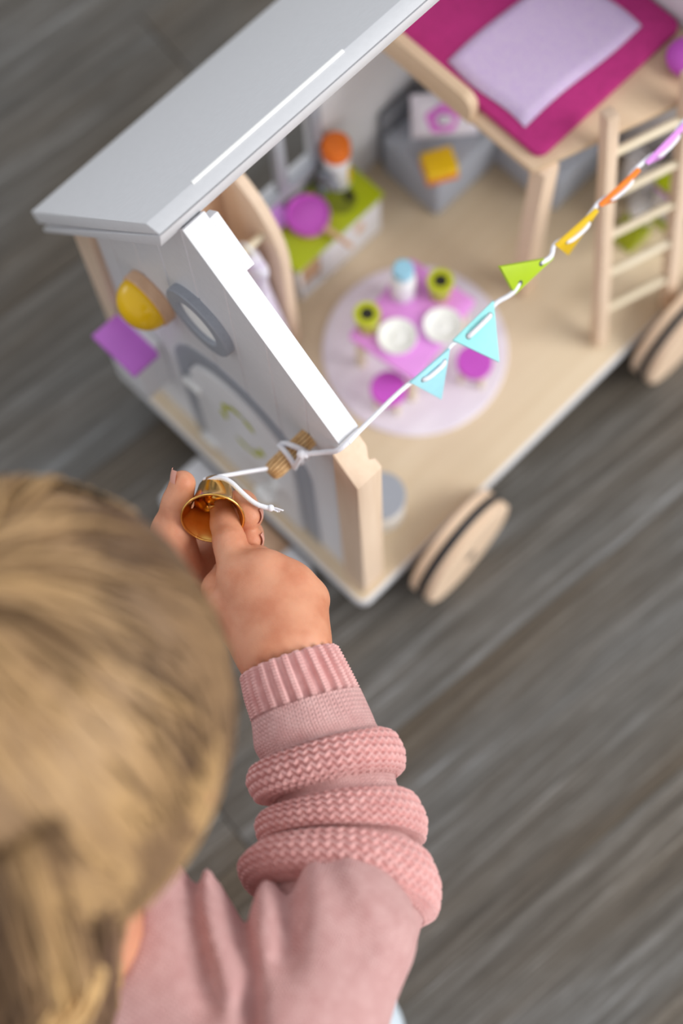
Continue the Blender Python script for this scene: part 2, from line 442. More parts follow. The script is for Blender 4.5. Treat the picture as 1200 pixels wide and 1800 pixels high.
# ---------------------------------------------------------------- the dollhouse wagon
WL = 0.345; WD = 0.2126
house = thing('dollhouse_wagon', 'large white and beech wooden dollhouse wagon with gabled end wall and pitched roof', 'dollhouse', (0.17, 0.106, -0.046))
def rrect(x0, x1, y0, y1, r, z, n=6):
    P = []
    for cx, cy, a0 in ((x1-r, y1-r, 0), (x0+r, y1-r, 90), (x0+r, y0+r, 180), (x1-r, y0+r, 270)):
        for i in range(n+1):
            a = math.radians(a0+90*i/n); P.append(V(cx+r*math.cos(a), cy+r*math.sin(a), z))
    return P
edge = MB().prism(rrect(-0.0005, WL, -0.0005, WD, 0.006, -0.0095), (0, 0, 0.0093)).build('edge_band', 'white_paint', house, bevel=0.0009, seg=3)
deck = MB().prism(rrect(0.0004, WL-0.001, 0.0009, WD-0.001, 0.005, -0.004), (0, 0, 0.004)).build('deck', 'beech_deck', house, bevel=0.0003)
for xx in (0.067, 0.262):
    MB().cyl((xx, -0.004, -0.0115), (xx, WD+0.004, -0.0115), 0.0045, n=16).build('axle', 'beech_y', house)
    MB().box(xx-0.012, xx+0.012, 0.006, WD-0.006, -0.0185, -0.0095).build('axle_block', 'beech_y', house, bevel=0.001)
def wheel(cx, y_face, yaw, sgn):
    n = V(math.sin(yaw), -math.cos(yaw), 0)*sgn
    c = V(cx, y_face, -0.0093)
    w = MB().lathe(c, -n, [(0.0345, 0), (0.0362, 0.0010), (0.0362, 0.0056), (0.031, 0.0058), (0.031, 0.0106), (0.0362, 0.0108), (0.0362, 0.0158), (0.0345, 0.0168)], 56).build('wheel', 'wheel_wood', house, smooth=30)
    MB().torus(c-n*0.0082, n, 0.0345, 0.0029, 56, 12).build('tyre', 'black_rubber', w)
    m = MB().lathe(c-n*0.0006, n, [(0.0040, 0), (0.0040, 0.0010), (0.0030, 0.0014), (0.0018, 0.0014), (0.0016, 0.0004)], 20)
    m.build('bolt', 'dark_grey', w)
    return w
wheel(0.0669, -0.0215, math.radians(4.8), 1)
wheel(0.0669+0.192, -0.0215, math.radians(2.0), 1)
wheel(0.0669, WD+0.0215, 0, -1); wheel(0.259, WD+0.0215, 0, -1)

def post(x0, x1, y0, y1, flip):
    # corner post with its sloping head and a slot cut into the inner back corner
    yy = lambda y: y if not flip else y0+y1-y
    W2, D2 = x1-x0, y1-y0
    fp = [(0, 0), (1, 0), (1, 0.28), (0.79, 0.36), (0.90, 0.48), (1, 0.62), (1, 1), (0, 1)]
    P = [(x0+a*W2, y0+b*D2) for a, b in fp]
    m = MB(); n = len(P)
    m.add([(x, yy(y), 0.0002) for x, y in P]+[(x, yy(y), 0.1865+(y-y0)*1.06) for x, y in P],
          [tuple(range(n)), tuple(range(n, 2*n))]+[(i, (i+1) % n, n+(i+1) % n, n+i) for i in range(n)])
    return m.build('post', 'beech', house, bevel=0.0006, seg=1)
post(0.0056, 0.0215, 0.0045, 0.0210, False)
post(0.0056, 0.0215, WD-0.0205, WD-0.0045, True)
post(WL-0.0215, WL-0.0056, 0.0045, 0.0210, False)
post(WL-0.0215, WL-0.0056, WD-0.0205, WD-0.0045, True)

AP = 0.1063
def ztop(y): return 0.2125+(y-0.0189)*1.0115 if y <= AP else 0.3009-(y-AP)*1.235
wc = V(0.009, 0.1080, 0.2130); PR = 0.0130
def gable(x0, x1, name):
    xo = x0 if x0 < 0.1 else x1-0.0022           # boards face outwards
    xc0, xc1 = (x0+0.0020, x1) if x0 < 0.1 else (x0, x1-0.0020)
    wall = MB().prism([(xc0, 0.0195, 0.0002), (xc0, 0.1915, 0.0002), (xc0, 0.1915, ztop(0.1915)), (xc0, AP, ztop(AP)), (xc0, 0.0195, ztop(0.0195))], (xc1-xc0, 0, 0)).build(name, 'white_paint', house, bevel=0.0003, seg=1)
    ys = [0.0195, 0.0404, 0.0622, 0.0850, 0.1075, 0.1305, 0.1530, 0.1750, 0.1915]
    for a, b in zip(ys[:-1], ys[1:]):
        top = [(xo, b, ztop(b))]
        if a < AP < b: top.append((xo, AP, ztop(AP)))
        top.append((xo, a, ztop(a)))
        MB().prism([(xo, a, 0.0002), (xo, b, 0.0002)]+top, (0.0022, 0, 0)).build('board', 'white_paint', wall, bevel=0.0008, seg=1, upright=True)
    e0 = V(x0-0.0002, 0.0193, ztop(0.0193)); e1 = V(x0-0.0002, AP, ztop(AP)); up_ = V(0, -0.0007, 0.0007)
    MB().prism([e0-up_, e1-up_, e1+up_*0.6, e0+up_*0.6], (x1-x0+0.0004, 0, 0)).build('edge_cap', 'white_paint', wall, bevel=0.0002, seg=1)
    return wall
endwall = gable(0.009, 0.021, 'end_wall')
gable(WL-0.027, WL-0.015, 'end_wall')
# slanting cleat fixed to the inner face of the end wall
c0 = V(0.0212, 0.0840, ztop(0.0840)-0.0015); c1 = V(0.0212, 0.1040, ztop(0.1040)-0.0015)
MB().prism([c0, c1, c1-V(0, -0.006, 0.006), c0-V(0, -0.006, 0.006)], (0.0050, 0, 0)).build('cleat', 'white_paint', house, bevel=0.0005)
MB().box(0.0212, 0.0255, 0.1045, 0.1085, 0.284, 0.2935).build('cleat', 'white_paint', house, bevel=0.0006)

# roof: two boards over the back slope
RX0, RX1 = -0.0015, WL+0.004
A = (0.1083, 0.2984); B = (0.1065, 0.3108); Cc = (0.1154, 0.3086); Dd = (0.2308, 0.1690); Ee = (0.2280, 0.1600); Ff = (0.2239, 0.1563)
def roofprism(ps): return MB().prism([(RX0, y, z) for y, z in ps], (RX1-RX0, 0, 0))
roof = roofprism([B, Cc, Dd, Ee]).build('roof', 'white_paint', house, bevel=0.0004)
roofprism([(A[0], A[1]), (B[0]+0.0003, B[1]-0.0019), (Ee[0]-0.0026, Ee[1]-0.0019), (Ff[0], Ff[1])]).build('roof_underboard', 'white_paint', roof, bevel=0.0004)
r0 = V((0.0241,0.1170,0.3092)); r1 = V((0.1106,0.1153,0.3092))
MB().cyl((r0[0], Cc[0]-0.0002, Cc[1]+0.0002), (r1[0], Cc[0]-0.0002, Cc[1]+0.0002), 0.0010, n=14).build('hinge_rod', 'white_gloss', roof)

# round porthole on the end wall
MB().lathe(wc, (-1, 0, 0), [(PR, -0.0005), (0.0205, -0.0005), (0.0205, 0.0040), (0.0200, 0.0046), (PR+0.0005, 0.0046), (PR, 0.0040), (PR, -0.0005)], 64).build('porthole_ring', 'grey_paint', house, smooth=30)

MB().lathe(wc, (-1, 0, 0), [(PR+0.0003, -0.0003), (PR+0.0003, 0.0022)], 48).build('porthole_pane', 'pane_white', house)

# arched doorway: grey surround, white door leaf with painted leaf wreath, hinges and knob
DC, SP = 0.0943, 0.108
def arch(c, z0, r, x, n=20):
    return [V(x, c+r, z0)]+[V(x, c+r*math.cos(math.pi*i/n), SP+r*math.sin(math.pi*i/n)) for i in range(n+1)]+[V(x, c-r, z0)]
o_ = arch(DC, 0.001, 0.0515, 0.0095); i_ = arch(DC, 0.001, 0.0388, 0.0095)
m = MB(); n_ = len(o_); off = V(-0.0015, 0, 0)
m.add(o_+i_+[p+off for p in o_]+[p+off for p in i_],
      [f for k in range(n_-1) for f in ((k, k+1, n_+k+1, n_+k), (2*n_+k, 3*n_+k, 3*n_+k+1, 2*n_+k+1), (k, 2*n_+k, 2*n_+k+1, k+1), (n_+k, n_+k+1, 3*n_+k+1, 3*n_+k))] +
      [(0, n_, 3*n_, 2*n_), (n_-1, 3*n_-1, 4*n_-1, 2*n_-1)])
m.build('door_surround', 'grey_paint', house, bevel=0.0005, smooth=30)
door = MB().prism(arch(DC, 0.002, 0.0378, 0.0092), (-0.0034, 0, 0)).build('door', 'door_white', house, bevel=0.0007, smooth=30)
for zz in (0.012, 0.096):
    MB().box(0.0036, 0.0075, DC+0.031, DC+0.0435, zz-0.0028, zz+0.0028).build('door_hinge', 'white_gloss', door, bevel=0.001)
MB().lathe((0.0058, 0.0725, 0.0530), (-1, 0, 0), [(0.0030, -0.001), (0.0026, 0.003), (0.0056, 0.0050), (0.0068, 0.0085), (0.0056, 0.0115), (0.002, 0.0126)], 24).build('door_knob', 'white_gloss', door)
wr = MB(); wx = 0.0055
for k in range(9):                         # leaf wreath painted on the leaf: two broken arcs with leaves
    if k in (4, 8): continue
    a = 2*math.pi*k/9; c = V(wx, 0.0930+0.0135*math.cos(a), 0.0985+0.0235*math.sin(a))
    tdir = unit(V(0, -0.0135*math.sin(a), 0.0235*math.cos(a))); ndir = V(0, tdir[2], -tdir[1])
    wr.add([c-tdir*0.0062, c-tdir*0.0025+ndir*0.0034, c+tdir*0.002+ndir*0.0034, c+tdir*0.0062, c+tdir*0.0015-ndir*0.0022, c-tdir*0.0025-ndir*0.0022], [(0, 1, 2, 3, 4, 5)])
wr.build('leaf_wreath', 'wreath_green', door)

# fluted dowel peg on the end wall
pgc = V(0.009, 0.0408, 0.1815); pr = 0.0049; L_ = 0.0255
m = MB(); n = 120; vs = []
prof = [(0.0, 1.0), (L_-0.0035, 1.0), (L_-0.001, 0.86), (L_, 0.66)]
for h, s in prof:
    for k in range(n):
        a = 2*math.pi*k/n; rr = pr*s*(1-0.13*(0.5+0.5*math.cos(15*a))**3)
        vs.append(pgc+V(-h, rr*math.cos(a), rr*math.sin(a)))
m.add(vs, [(i*n+k, i*n+(k+1) % n, (i+1)*n+(k+1) % n, (i+1)*n+k) for i in range(3) for k in range(n)]+[tuple(range(3*n, 4*n))])
pegm = m.build('peg', 'fluted_dowel', house, smooth=60)
pegm.data.materials.append(MATS['groove_wood'])
for f in pegm.data.polygons:
    if len(f.vertices) == 4 and f.vertices[0] < 3*n and math.cos(15*2*math.pi*((f.vertices[0] % n)+0.5)/n) > 0.45 and abs(f.normal.x) < 0.8: f.material_index = 1

# back wall with its grey framed window
bw = MB().box(0.1585, 0.317, 0.196, 0.204, 0.0003, 0.19).build('back_wall', 'white_paint', house, bevel=0.0005)
MB().box(0.0225, 0.1585, 0.196, 0.204, 0.0003, 0.062).build('lower_panel', 'white_paint', bw, bevel=0.0005)
MB().box(0.0225, 0.095, 0.196, 0.204, 0.062, 0.19).build('side_panel', 'white_paint', bw, bevel=0.0005)
MB().box(0.095, 0.1585, 0.196, 0.204, 0.155, 0.19).build('header_panel', 'white_paint', bw, bevel=0.0005)
wf = MB().box(0.093, 0.160, 0.192, 0.196, 0.060, 0.068).build('window_frame', 'grey_paint', house, bevel=0.0006)
MB().box(0.093, 0.101, 0.192, 0.196, 0.068, 0.155).build('jamb', 'grey_paint', wf, bevel=0.0006)
MB().box(0.1555, 0.1625, 0.192, 0.196, 0.068, 0.155).build('jamb', 'grey_paint', wf, bevel=0.0006)
MB().box(0.127, 0.1345, 0.192, 0.1975, 0.068, 0.155).build('mullion', 'grey_paint', wf, bevel=0.0006)

# loft bed platform, rail and leg
BZ = 0.150
bed = MB().prism([(0.2003, 0.0730, BZ-0.005), (0.2003, 0.1955, BZ-0.005), (0.3175, 0.1955, BZ-0.005), (0.3175, 0.0337, BZ-0.005)], (0, 0, 0.005)).build('bed_platform', 'beech_y', house, bevel=0.0007)
rail = []
for i in range(9):
    a = math.pi/2*i/8; rail.append(V(0.1985, 0.124-0.008*math.sin(a), BZ-0.004+0.020-0.008+0.008*math.cos(a)))
rail = [V(0.1985, 0.1955, BZ-0.004), V(0.1985, 0.1955, BZ+0.016)]+rail+[V(0.1985, 0.116, BZ-0.004)]
MB().prism(rail, (0.0065, 0, 0)).build('bed_rail', 'beech_y', bed, bevel=0.0008)
MB().box(0.2035, 0.2150, 0.0665, 0.0770, 0.0003, BZ-0.0045).build('bed_leg', 'beech', bed, bevel=0.0008)

# ---------------------------------------------------------------- things fixed to or standing by the end wall
lamp = thing('wall_lamp', 'domed yellow wall lamp on a round beech disc, on the end wall above the mailbox', 'lamp', (0.009, 0.1485, 0.1650))
lc = V(0.009, 0.1485, 0.1790)
MB().lathe(lc, (-1, 0, 0), [(0.0148, 0), (0.0154, 0.0006), (0.0154, 0.0060), (0.0148, 0.0066)], 48).build('wooden_disc', 'birch_warm', lamp)
dome = [(0.0143*math.cos(t), 0.0066+0.0130*math.sin(t)) for t in np.linspace(0, math.pi/2-0.02, 14)]
MB().lathe(lc, (-1, 0, 0), [(0.0140, 0.0062)]+dome, 48).build('dome_shade', 'yellow_gloss', lamp, smooth=80)

mail = thing('mailbox', 'grey wooden mailbox with a purple lid, on the end wall beside the door', 'mailbox', (0.009, 0.173, 0.052))
MB().box(-0.0095, 0.0088, 0.1595, 0.1865, 0.052, 0.0975).build('box_body', 'pale_grey', mail, bevel=0.0008)
MB().box(0.0045, 0.0088, 0.1588, 0.1872, 0.052, 0.1065).build('back_plate', 'pale_grey', mail, bevel=0.0008)
MB().prism([(-0.0140, 0.1560, 0.0977), (0.0042, 0.1560, 0.0977), (0.0042, 0.1592, 0.0977), (0.0086, 0.1592, 0.0977), (0.0086, 0.1868, 0.0977), (0.0042, 0.1868, 0.0977), (0.0042, 0.1895, 0.0977), (-0.0140, 0.1895, 0.0977)], (0, 0, 0.0036)).build('lid', 'magenta_lid', mail, bevel=0.0005)

steps = thing('toy_steps', 'low toy steps with two white sides and a wooden tread below the arched door', 'steps', (-0.018, 0.089, -0.046))
for y0, y1 in ((0.119, 0.138), (0.0405, 0.0585)):
    MB().prism([(-0.036, y0, -0.0458), (-0.0015, y0, -0.0458), (-0.0015, y0, -0.013), (-0.018, y0, -0.013), (-0.036, y0, -0.022)], (0, y1-y0, 0)).build('side_block', 'white_paint', steps, bevel=0.002)
MB().box(-0.033, -0.018, 0.0585, 0.119, -0.036, -0.031).build('tread', 'birch_warm', steps, bevel=0.0006)
MB().box(-0.018, -0.0015, 0.0585, 0.119, -0.023, -0.018).build('tread', 'birch_warm', steps, bevel=0.0006)

# ladder leaning on the cut edge of the bed
lad = thing('toy_ladder', 'beech toy ladder with two square rails and round rungs leaning on the loft bed', 'ladder', (0.236, 0.011, 0))
lb1 = V(0.2140, 0.0142, 0.0022); ldir = V(0.150, 0.262, 1.0); rdir = unit(V(0.955, -0.292, 0)); RW = 0.0475
lnorm = unit(np.cross(rdir, ldir)); lu = unit(ldir)
Lh = 0.172
for k in (0, 1):
    b0 = lb1+rdir*RW*k
    MB().obox(b0+ldir*Lh/2, rdir*0.0035, lnorm*0.0042, ldir*Lh/2).build('rail', 'beech', lad, bevel=0.0006)
for i in range(5):
    p = lb1+ldir*(0.0260+0.0294*i)
    MB().cyl(p+rdir*0.003, p+rdir*(RW-0.003), 0.0026, n=14).build('rung', 'rung_wood', lad)

# ---------------------------------------------------------------- living room furniture
tag(MB().lathe((0.1337, 0.0895, 0.0001), (0, 0, 1), [(0.0550, 0), (0.0556, 0.0008), (0.0550, 0.0016)], 80).build('round_rug', 'rug_felt', None, origin=(0.1337, 0.0895, 0)),
    'round pale lilac felt rug on the wooden deck under the pink table', 'rug')
TZ = 0.045
tab = thing('toy_table', 'rectangular pink toy table laid with white plates and lime cups', 'table', (0.1325, 0.0915, 0.0018))
ta = math.radians(9); tx = V(math.cos(ta), math.sin(ta), 0); ty = V(-math.sin(ta), math.cos(ta), 0); tcn = V(0.1325, 0.0912, 0)
rp = [tcn+tx*p[0]+ty*p[1]+V(0, 0, TZ-0.004) for p in rrect(-0.0305, 0.0305, -0.0235, 0.0235, 0.002, 0, 4)]
MB().prism(rp, (0, 0, 0.004)).build('tabletop', 'pink_table', tab, bevel=0.0006)
for sx in (-1, 1):
    for sy in (-1, 1):
        q = tcn+tx*0.0255*sx+ty*0.0185*sy
        MB().cyl(q+V(0, 0, 0.0018), q+V(0, 0, TZ-0.004), 0.0028, 0.0032, 14).build('leg', 'rung_wood', tab)

def make_plate(c, label):
    return tag(MB().lathe(V(c), (0, 0, 1), [(0.0072, 0), (0.0085, 0.0004), (0.0112, 0.0026), (0.0114, 0.0032), (0.0108, 0.0034), (0.0078, 0.0018), (0.0070, 0.0016), (0.0062, 0.0012), (0.0030, 0.0012), (0.0026, 0.0016), (0.0004, 0.0016)], 40).build('toy_plate', 'white_gloss', None, origin=c), label, 'plate', 'plates on the pink table')
pc1 = V((0.1175,0.0886,0.0470)); pc1[2] = TZ; pc2 = V((0.1405,0.0748,0.0470)); pc2[2] = TZ
pl = make_plate(pc1, 'white toy plate nearer the end wall, in full view on the pink table')
p2 = copy_tree(pl, pc2-pc1); p2['label'] = 'white toy plate half hidden by the pale blue pennants'
def make_cup(c, label):
    t = thing('toy_cup', label, 'cup', c, 'lime cups on the pink table')
    MB().lathe(V(c), (0, 0, 1), [(0.0052, 0), (0.0056, 0.0006), (0.0074, 0.0160), (0.0078, 0.0176), (0.0074, 0.0186), (0.0042, 0.0186), (0.0040, 0.0175)], 32).build('cup_body', 'cup_lime', t)
    MB().lathe(V(c)+V(0, 0, 0.0176), (0, 0, 1), [(0.0041, 0), (0.0041, 0.0005)], 20).build('cup_hollow', 'hole_shade', t)  # dark disc stands in for the shade inside the cup
    return t
q1 = V((0.1106,0.1057,0.0626)); q1[2] = TZ; q2 = V((0.1541,0.0904,0.0626)); q2[2] = TZ
cup1 = make_cup(q1, 'lime green toy cup at the table end nearest the end wall')
cup2 = copy_tree(cup1, q2-q1); cup2['label'] = 'lime green toy cup behind the plates, towards the loft bed'
mb = V((0.1400,0.1062,0.0450)); mb[2] = TZ
milk = thing('milk_bottle', 'white toy milk bottle with a pale blue top on the pink table', 'bottle', mb)
MB().lathe(mb, (0, 0, 1), [(0.0068, 0), (0.0072, 0.0008), (0.0072, 0.0190), (0.0066, 0.0225), (0.0056, 0.0250)], 32).build('bottle_body', 'milk_white', milk)
MB().lathe(mb, (0, 0, 1), [(0.0056, 0.0250), (0.0060, 0.0262), (0.0060, 0.0315), (0.0052, 0.0325)], 32).build('bottle_cap', 'pale_blue_cap', milk)

def make_stool(c, label):
    t = thing('toy_stool', label, 'stool', c, 'magenta stools at the pink table')
    MB().lathe(V(c)+V(0, 0, 0.0225), (0, 0, 1), [(0.0100, 0), (0.0107, 0.0007), (0.0107, 0.0040), (0.0102, 0.0047)], 40).build('seat', 'magenta_seat', t)
    for k in range(3):
        a = 2*math.pi*k/3+0.5; d = V(math.cos(a), math.sin(a), 0)
        MB().cyl(V(c)+d*0.0072, V(c)+d*0.0056+V(0, 0, 0.0228), 0.0016, 0.0019, 12).build('leg', 'rung_wood', t)
    return t
sc1 = V((0.0972,0.0754,0.0290)); sc1[2] = 0.0018; sc2 = V((0.1439,0.0516,0.0290)); sc2[2] = 0.0018
st1 = make_stool(sc1, 'magenta toy stool under the string, nearest the end wall')
st2 = copy_tree(st1, sc2-sc1); st2['label'] = 'magenta toy stool partly behind the aqua pennant'

# kitchen unit
kx0, kx1, ky0, ky1, kz = 0.1075, 0.1765, 0.1610, 0.1935, 0.046
kit = thing('toy_kitchen', 'white toy kitchen unit with a lime green worktop against the back wall', 'kitchen unit', ((kx0+kx1)/2, (ky0+ky1)/2, 0))
MB().box(kx0-0.001, kx1+0.0015, ky0-0.002, ky1, kz-0.0045, kz).build('worktop', 'lime', kit, bevel=0.0006)
MB().box(kx0+0.0008, kx0+0.0040, ky0, ky1-0.001, 0.0003, kz-0.0045).build('side_panel', 'white_paint', kit, bevel=0.0004)
MB().box(0.1270, 0.1300, ky0, ky1-0.001, 0.0003, kz-0.0045).build('side_panel', 'white_paint', kit, bevel=0.0004)
MB().box(kx1-0.0035, kx1, ky0+0.0036, ky1-0.001, 0.0003, kz-0.0045).build('side_panel', 'white_paint', kit, bevel=0.0004)
MB().box(kx0+0.0040, 0.1270, ky0, ky1-0.001, 0.0003, 0.0050).build('bottom_panel', 'white_paint', kit, bevel=0.0004)
for zz in (0.013, 0.022, 0.031):
    MB().box(kx0+0.0036, 0.1274, ky0+0.001, ky0+0.0040, zz, zz+0.0034).build('slat', 'birch_warm', kit, bevel=0.0003)
kd = MB().box(0.1305, kx1, ky0-0.0006, ky0+0.0034, 0.0006, kz-0.0050).build('door', 'white_paint', kit, bevel=0.0005)
hx = 0.1585
MB().lathe((hx, ky0-0.0002, 0.0275), (0, -1, 0), [(0.0056, 0), (0.0056, 0.0007)], 28, ell=0.62).build('handle_recess', 'birch_warm', kd)
MB().lathe((0.157, 0.1745, kz-0.0010), (0, 0, 1), [(0.0098, 0), (0.0098, 0.0013), (0.0090, 0.0015), (0.0084, 0.0013)], 36).build('basin', 'lime_shaded', kit)  # basin's shade put in as darker lime
MB().lathe((0.162, 0.1720, kz+0.0004), (0, 0, 1), [(0.0030, 0), (0.0030, 0.0010)], 16).build('drain', 'hole_shade', kit)  # black disc painted in for the drain hole's shade
MB().tube([(0.1545, 0.1865, kz), (0.1545, 0.1865, kz+0.016)]+[(0.1545, 0.1865-0.006+0.006*math.cos(a), kz+0.016+0.006*math.sin(a)) for a in np.linspace(0.2, math.pi, 8)], 0.0026, 12).build('tap', 'steel', kit)
MB().box(0.1505, 0.1585, 0.183, 0.190, kz, kz+0.006).build('tap_base', 'steel', kit, bevel=0.001)

def make_pan(c, r, mat, name, label, handle=None):
    t = thing(name, label, 'pan', c, None)
    MB().lathe(V(c), (0, 0, 1), [(r*0.86, 0), (r*0.95, 0.0010), (r, 0.0062), (r*0.98, 0.0068), (r*0.93, 0.0064), (r*0.90, 0.0052), (0.0004, 0.0052)], 40).build('pan_body', mat, t)
    if handle is not None:
        MB().tube([V(c)+handle*r*0.96+V(0, 0, 0.0045), V(c)+handle*(r+0.008)+V(0, 0, 0.0055), V(c)+handle*(r+0.020)+V(0, 0, 0.0050)], [0.0016, 0.0018, 0.0015], 10).build('handle', 'birch_warm', t)
    return t
pn = V((0.1348,0.1787,0.0525)); pn[2] = kz
make_pan(pn, 0.0132, 'magenta_pan', 'frying_pan', 'magenta toy frying pan with a wooden handle, on the lime worktop', unit(V(0.10, -1, 0)))
pn2 = V((0.1197,0.1931,0.0525)); pn2[2] = kz; pn2[0] = max(pn2[0], 0.1165)
make_pan(pn2, 0.0088, 'lilac', 'saucepan', 'lilac toy pan at the worktop end half hidden by the wardrobe', None)
ob = V(0.1650, 0.1845, kz)
ora = thing('condiment_bottle', 'white toy bottle with a round orange cap and yellow label on the lime worktop', 'bottle', ob)
MB().lathe(ob, (0, 0, 1), [(0.0074, 0), (0.0080, 0.0008), (0.0080, 0.0275), (0.0066, 0.0310)], 32).build('bottle_body', 'milk_white', ora)
MB().lathe(ob, (0, 0, 1), [(0.0074, 0.0308), (0.0086, 0.0320), (0.0086, 0.0405), (0.0074, 0.0425), (0.003, 0.0432)], 32).build('bottle_cap', 'orange', ora)
lb = MB(); pts = []
for k in range(9):
    a = math.radians(-85+k*11); pts.append((0.0083*math.cos(a), 0.0083*math.sin(a)))
for (a, b), (c, d) in zip(pts[:-1], pts[1:]):
    lb.add([ob+V(a, b, 0.004), ob+V(c, d, 0.004), ob+V(c, d, 0.022), ob+V(a, b, 0.022)], [(0, 1, 2, 3)])
lb.build('bottle_label', 'yellow', ora)

# wardrobe with hanging dress
ward = thing('toy_wardrobe', 'open beech toy wardrobe with rounded side panels and a hanging rail, behind the end wall', 'wardrobe', (0.068, 0.168, 0))
def side(x0, x1):
    P = [V(x0, 0.1430, 0.0003), V(x0, 0.1428, 0.105)]
    for i in range(1, 11):
        a = math.pi/2*i/10; P.append(V(x0, 0.1428+0.045*(1-math.cos(a)), 0.105+0.062*math.sin(a)))
    P += [V(x0, 0.1915, 0.167), V(x0, 0.1915, 0.0003)]
    return MB().prism(P, (x1-x0, 0, 0)).build('side_panel', 'beech', ward, bevel=0.0008)
side(0.0840, 0.0905); side(0.0222, 0.0275)
MB().box(0.0580, 0.0840, 0.1875, 0.1915, 0.0003, 0.165).build('back_panel', 'birch_warm', ward, bevel=0.0004)
MB().cyl((0.0270, 0.1560, 0.127), (0.0845, 0.1560, 0.127), 0.0024, n=14).build('hanging_rail', 'rung_wood', ward)
dr = thing('toy_dress', 'white lilac-speckled toy dress hanging from the wardrobe rail', 'dress', (0.070, 0.160, 0.125))
secs = [(0.121, 0.0045, 0.0085), (0.113, 0.0055, 0.0140), (0.103, 0.006, 0.0105), (0.085, 0.0065, 0.0095), (0.060, 0.008, 0.0140), (0.030, 0.0095, 0.0200), (0.010, 0.010, 0.0235)]
vs = []; fs = []; n = 28
for z, a, b in secs:
    for k in range(n):
        t = 2*math.pi*k/n; w = 1+0.10*math.sin(7*t)*(0.13-z)*9
        vs.append((0.0730+a*w*math.cos(t), 0.1560+b*w*math.sin(t), z))
for i in range(len(secs)-1):
    for k in range(n): fs.append((i*n+k, i*n+(k+1) % n, (i+1)*n+(k+1) % n, (i+1)*n+k))
fs.append(tuple(range(n)))
MB().add(vs, fs).build('dress_body', 'dress_cloth', dr, smooth=80)
MB().torus((0.0730, 0.156, 0.1255), (1, 0, 0), 0.0045, 0.0009, 20, 6).build('hanger_hook', 'white_gloss', dr)

# sofa in the corner under the bed
sofa = thing('toy_sofa', 'grey felt corner sofa with a backrest toned dark for shade below the loft bed', 'sofa', (0.25, 0.15, 0))
MB().box(0.2060, 0.2580, 0.1415, 0.1890, 0.0003, 0.0400).build('seat_block', 'sofa_grey', sofa, bevel=0.003, seg=3)
MB().box(0.2585, 0.3120, 0.0925, 0.1890, 0.0003, 0.0385).build('seat_block', 'sofa_grey', sofa, bevel=0.003, seg=3)
MB().box(0.2085, 0.3120, 0.1895, 0.1955, 0.0003, 0.0560).build('backrest', 'sofa_grey_shaded', sofa, bevel=0.003, seg=3)  # grey backrest, its shade put into a darker colour
P0 = V((0.2138,0.1709,0.0420)); P1 = V((0.2444,0.1449,0.0420)); px_ = unit(P1-P0)
pw = np.linalg.norm(P1-P0); nrm_ = unit(V(px_[1], -px_[0], 0)); upv = unit(-nrm_*0.45+V(0, 0, 1)); pnv = unit(np.cross(px_, upv))
pil = thing('toy_pillow', 'white toy pillow with a pink flower print leaning on the grey sofa', 'pillow', (P0+P1)/2)
m = MB(); nn = 14; vs = []; fs = []
for s in (1, -1):
    for j in range(nn+1):
        for i in range(nn+1):
            a, b = i/nn, j/nn
            puff = 0.0062*((16*a*(1-a)*b*(1-b))**0.45)
            vs.append(P0+px_*pw*a+upv*0.031*b+pnv*s*puff+V(0, 0, 0.0004)-nrm_*0.004)
    o = 0 if s == 1 else (nn+1)**2
    for j in range(nn):
        for i in range(nn):
            fs.append((o+j*(nn+1)+i, o+j*(nn+1)+i+1, o+(j+1)*(nn+1)+i+1, o+(j+1)*(nn+1)+i))
bmq = m.add(vs, fs).build('pillow_cover', 'cushion_white', pil, smooth=80)
fc = P0+px_*pw*0.46+upv*0.0165-nrm_*0.004
sgn = 1 if np.dot(pnv, nrm_) > 0 else -1
flo = MB()
for k in range(5):
    a = 2*math.pi*k/5+0.3; flo.lathe(fc+(px_*math.cos(a)+upv*math.sin(a))*0.0050+pnv*sgn*0.0054, pnv*sgn, [(0.0056, 0), (0.0050, 0.0008)], 18)
flo.build('flower_print', 'cushion_pink', bmq)
MB().lathe(fc+pnv*sgn*0.0056, pnv*sgn, [(0.0040, 0), (0.0036, 0.0012)], 18).build('flower_eye', 'cushion_white', bmq)
MB().lathe(fc+pnv*sgn*0.0066, pnv*sgn, [(0.0017, 0), (0.0014, 0.0008)], 14).build('flower_dot', 'grey_paint', bmq)
yc = V((0.2135,0.1483,0.0490)); ya = math.radians(-28); ux = V(math.cos(ya), math.sin(ya), 0); uy = V(-math.sin(ya), math.cos(ya), 0)
yb = thing('toy_book', 'small chunky yellow and orange toy book lying on the grey sofa seat', 'book', V(yc[0], yc[1], 0.0402))
MB().obox(V(yc[0], yc[1], 0.0425), ux*0.0098, uy*0.0082, V(0, 0, 0.0022)).build('lower_cover', 'orange', yb, bevel=0.0005)
MB().obox(V(yc[0], yc[1], 0.0485), ux*0.0095, uy*0.0080, V(0, 0, 0.0038)).build('upper_cover', 'yellow', yb, bevel=0.0008)

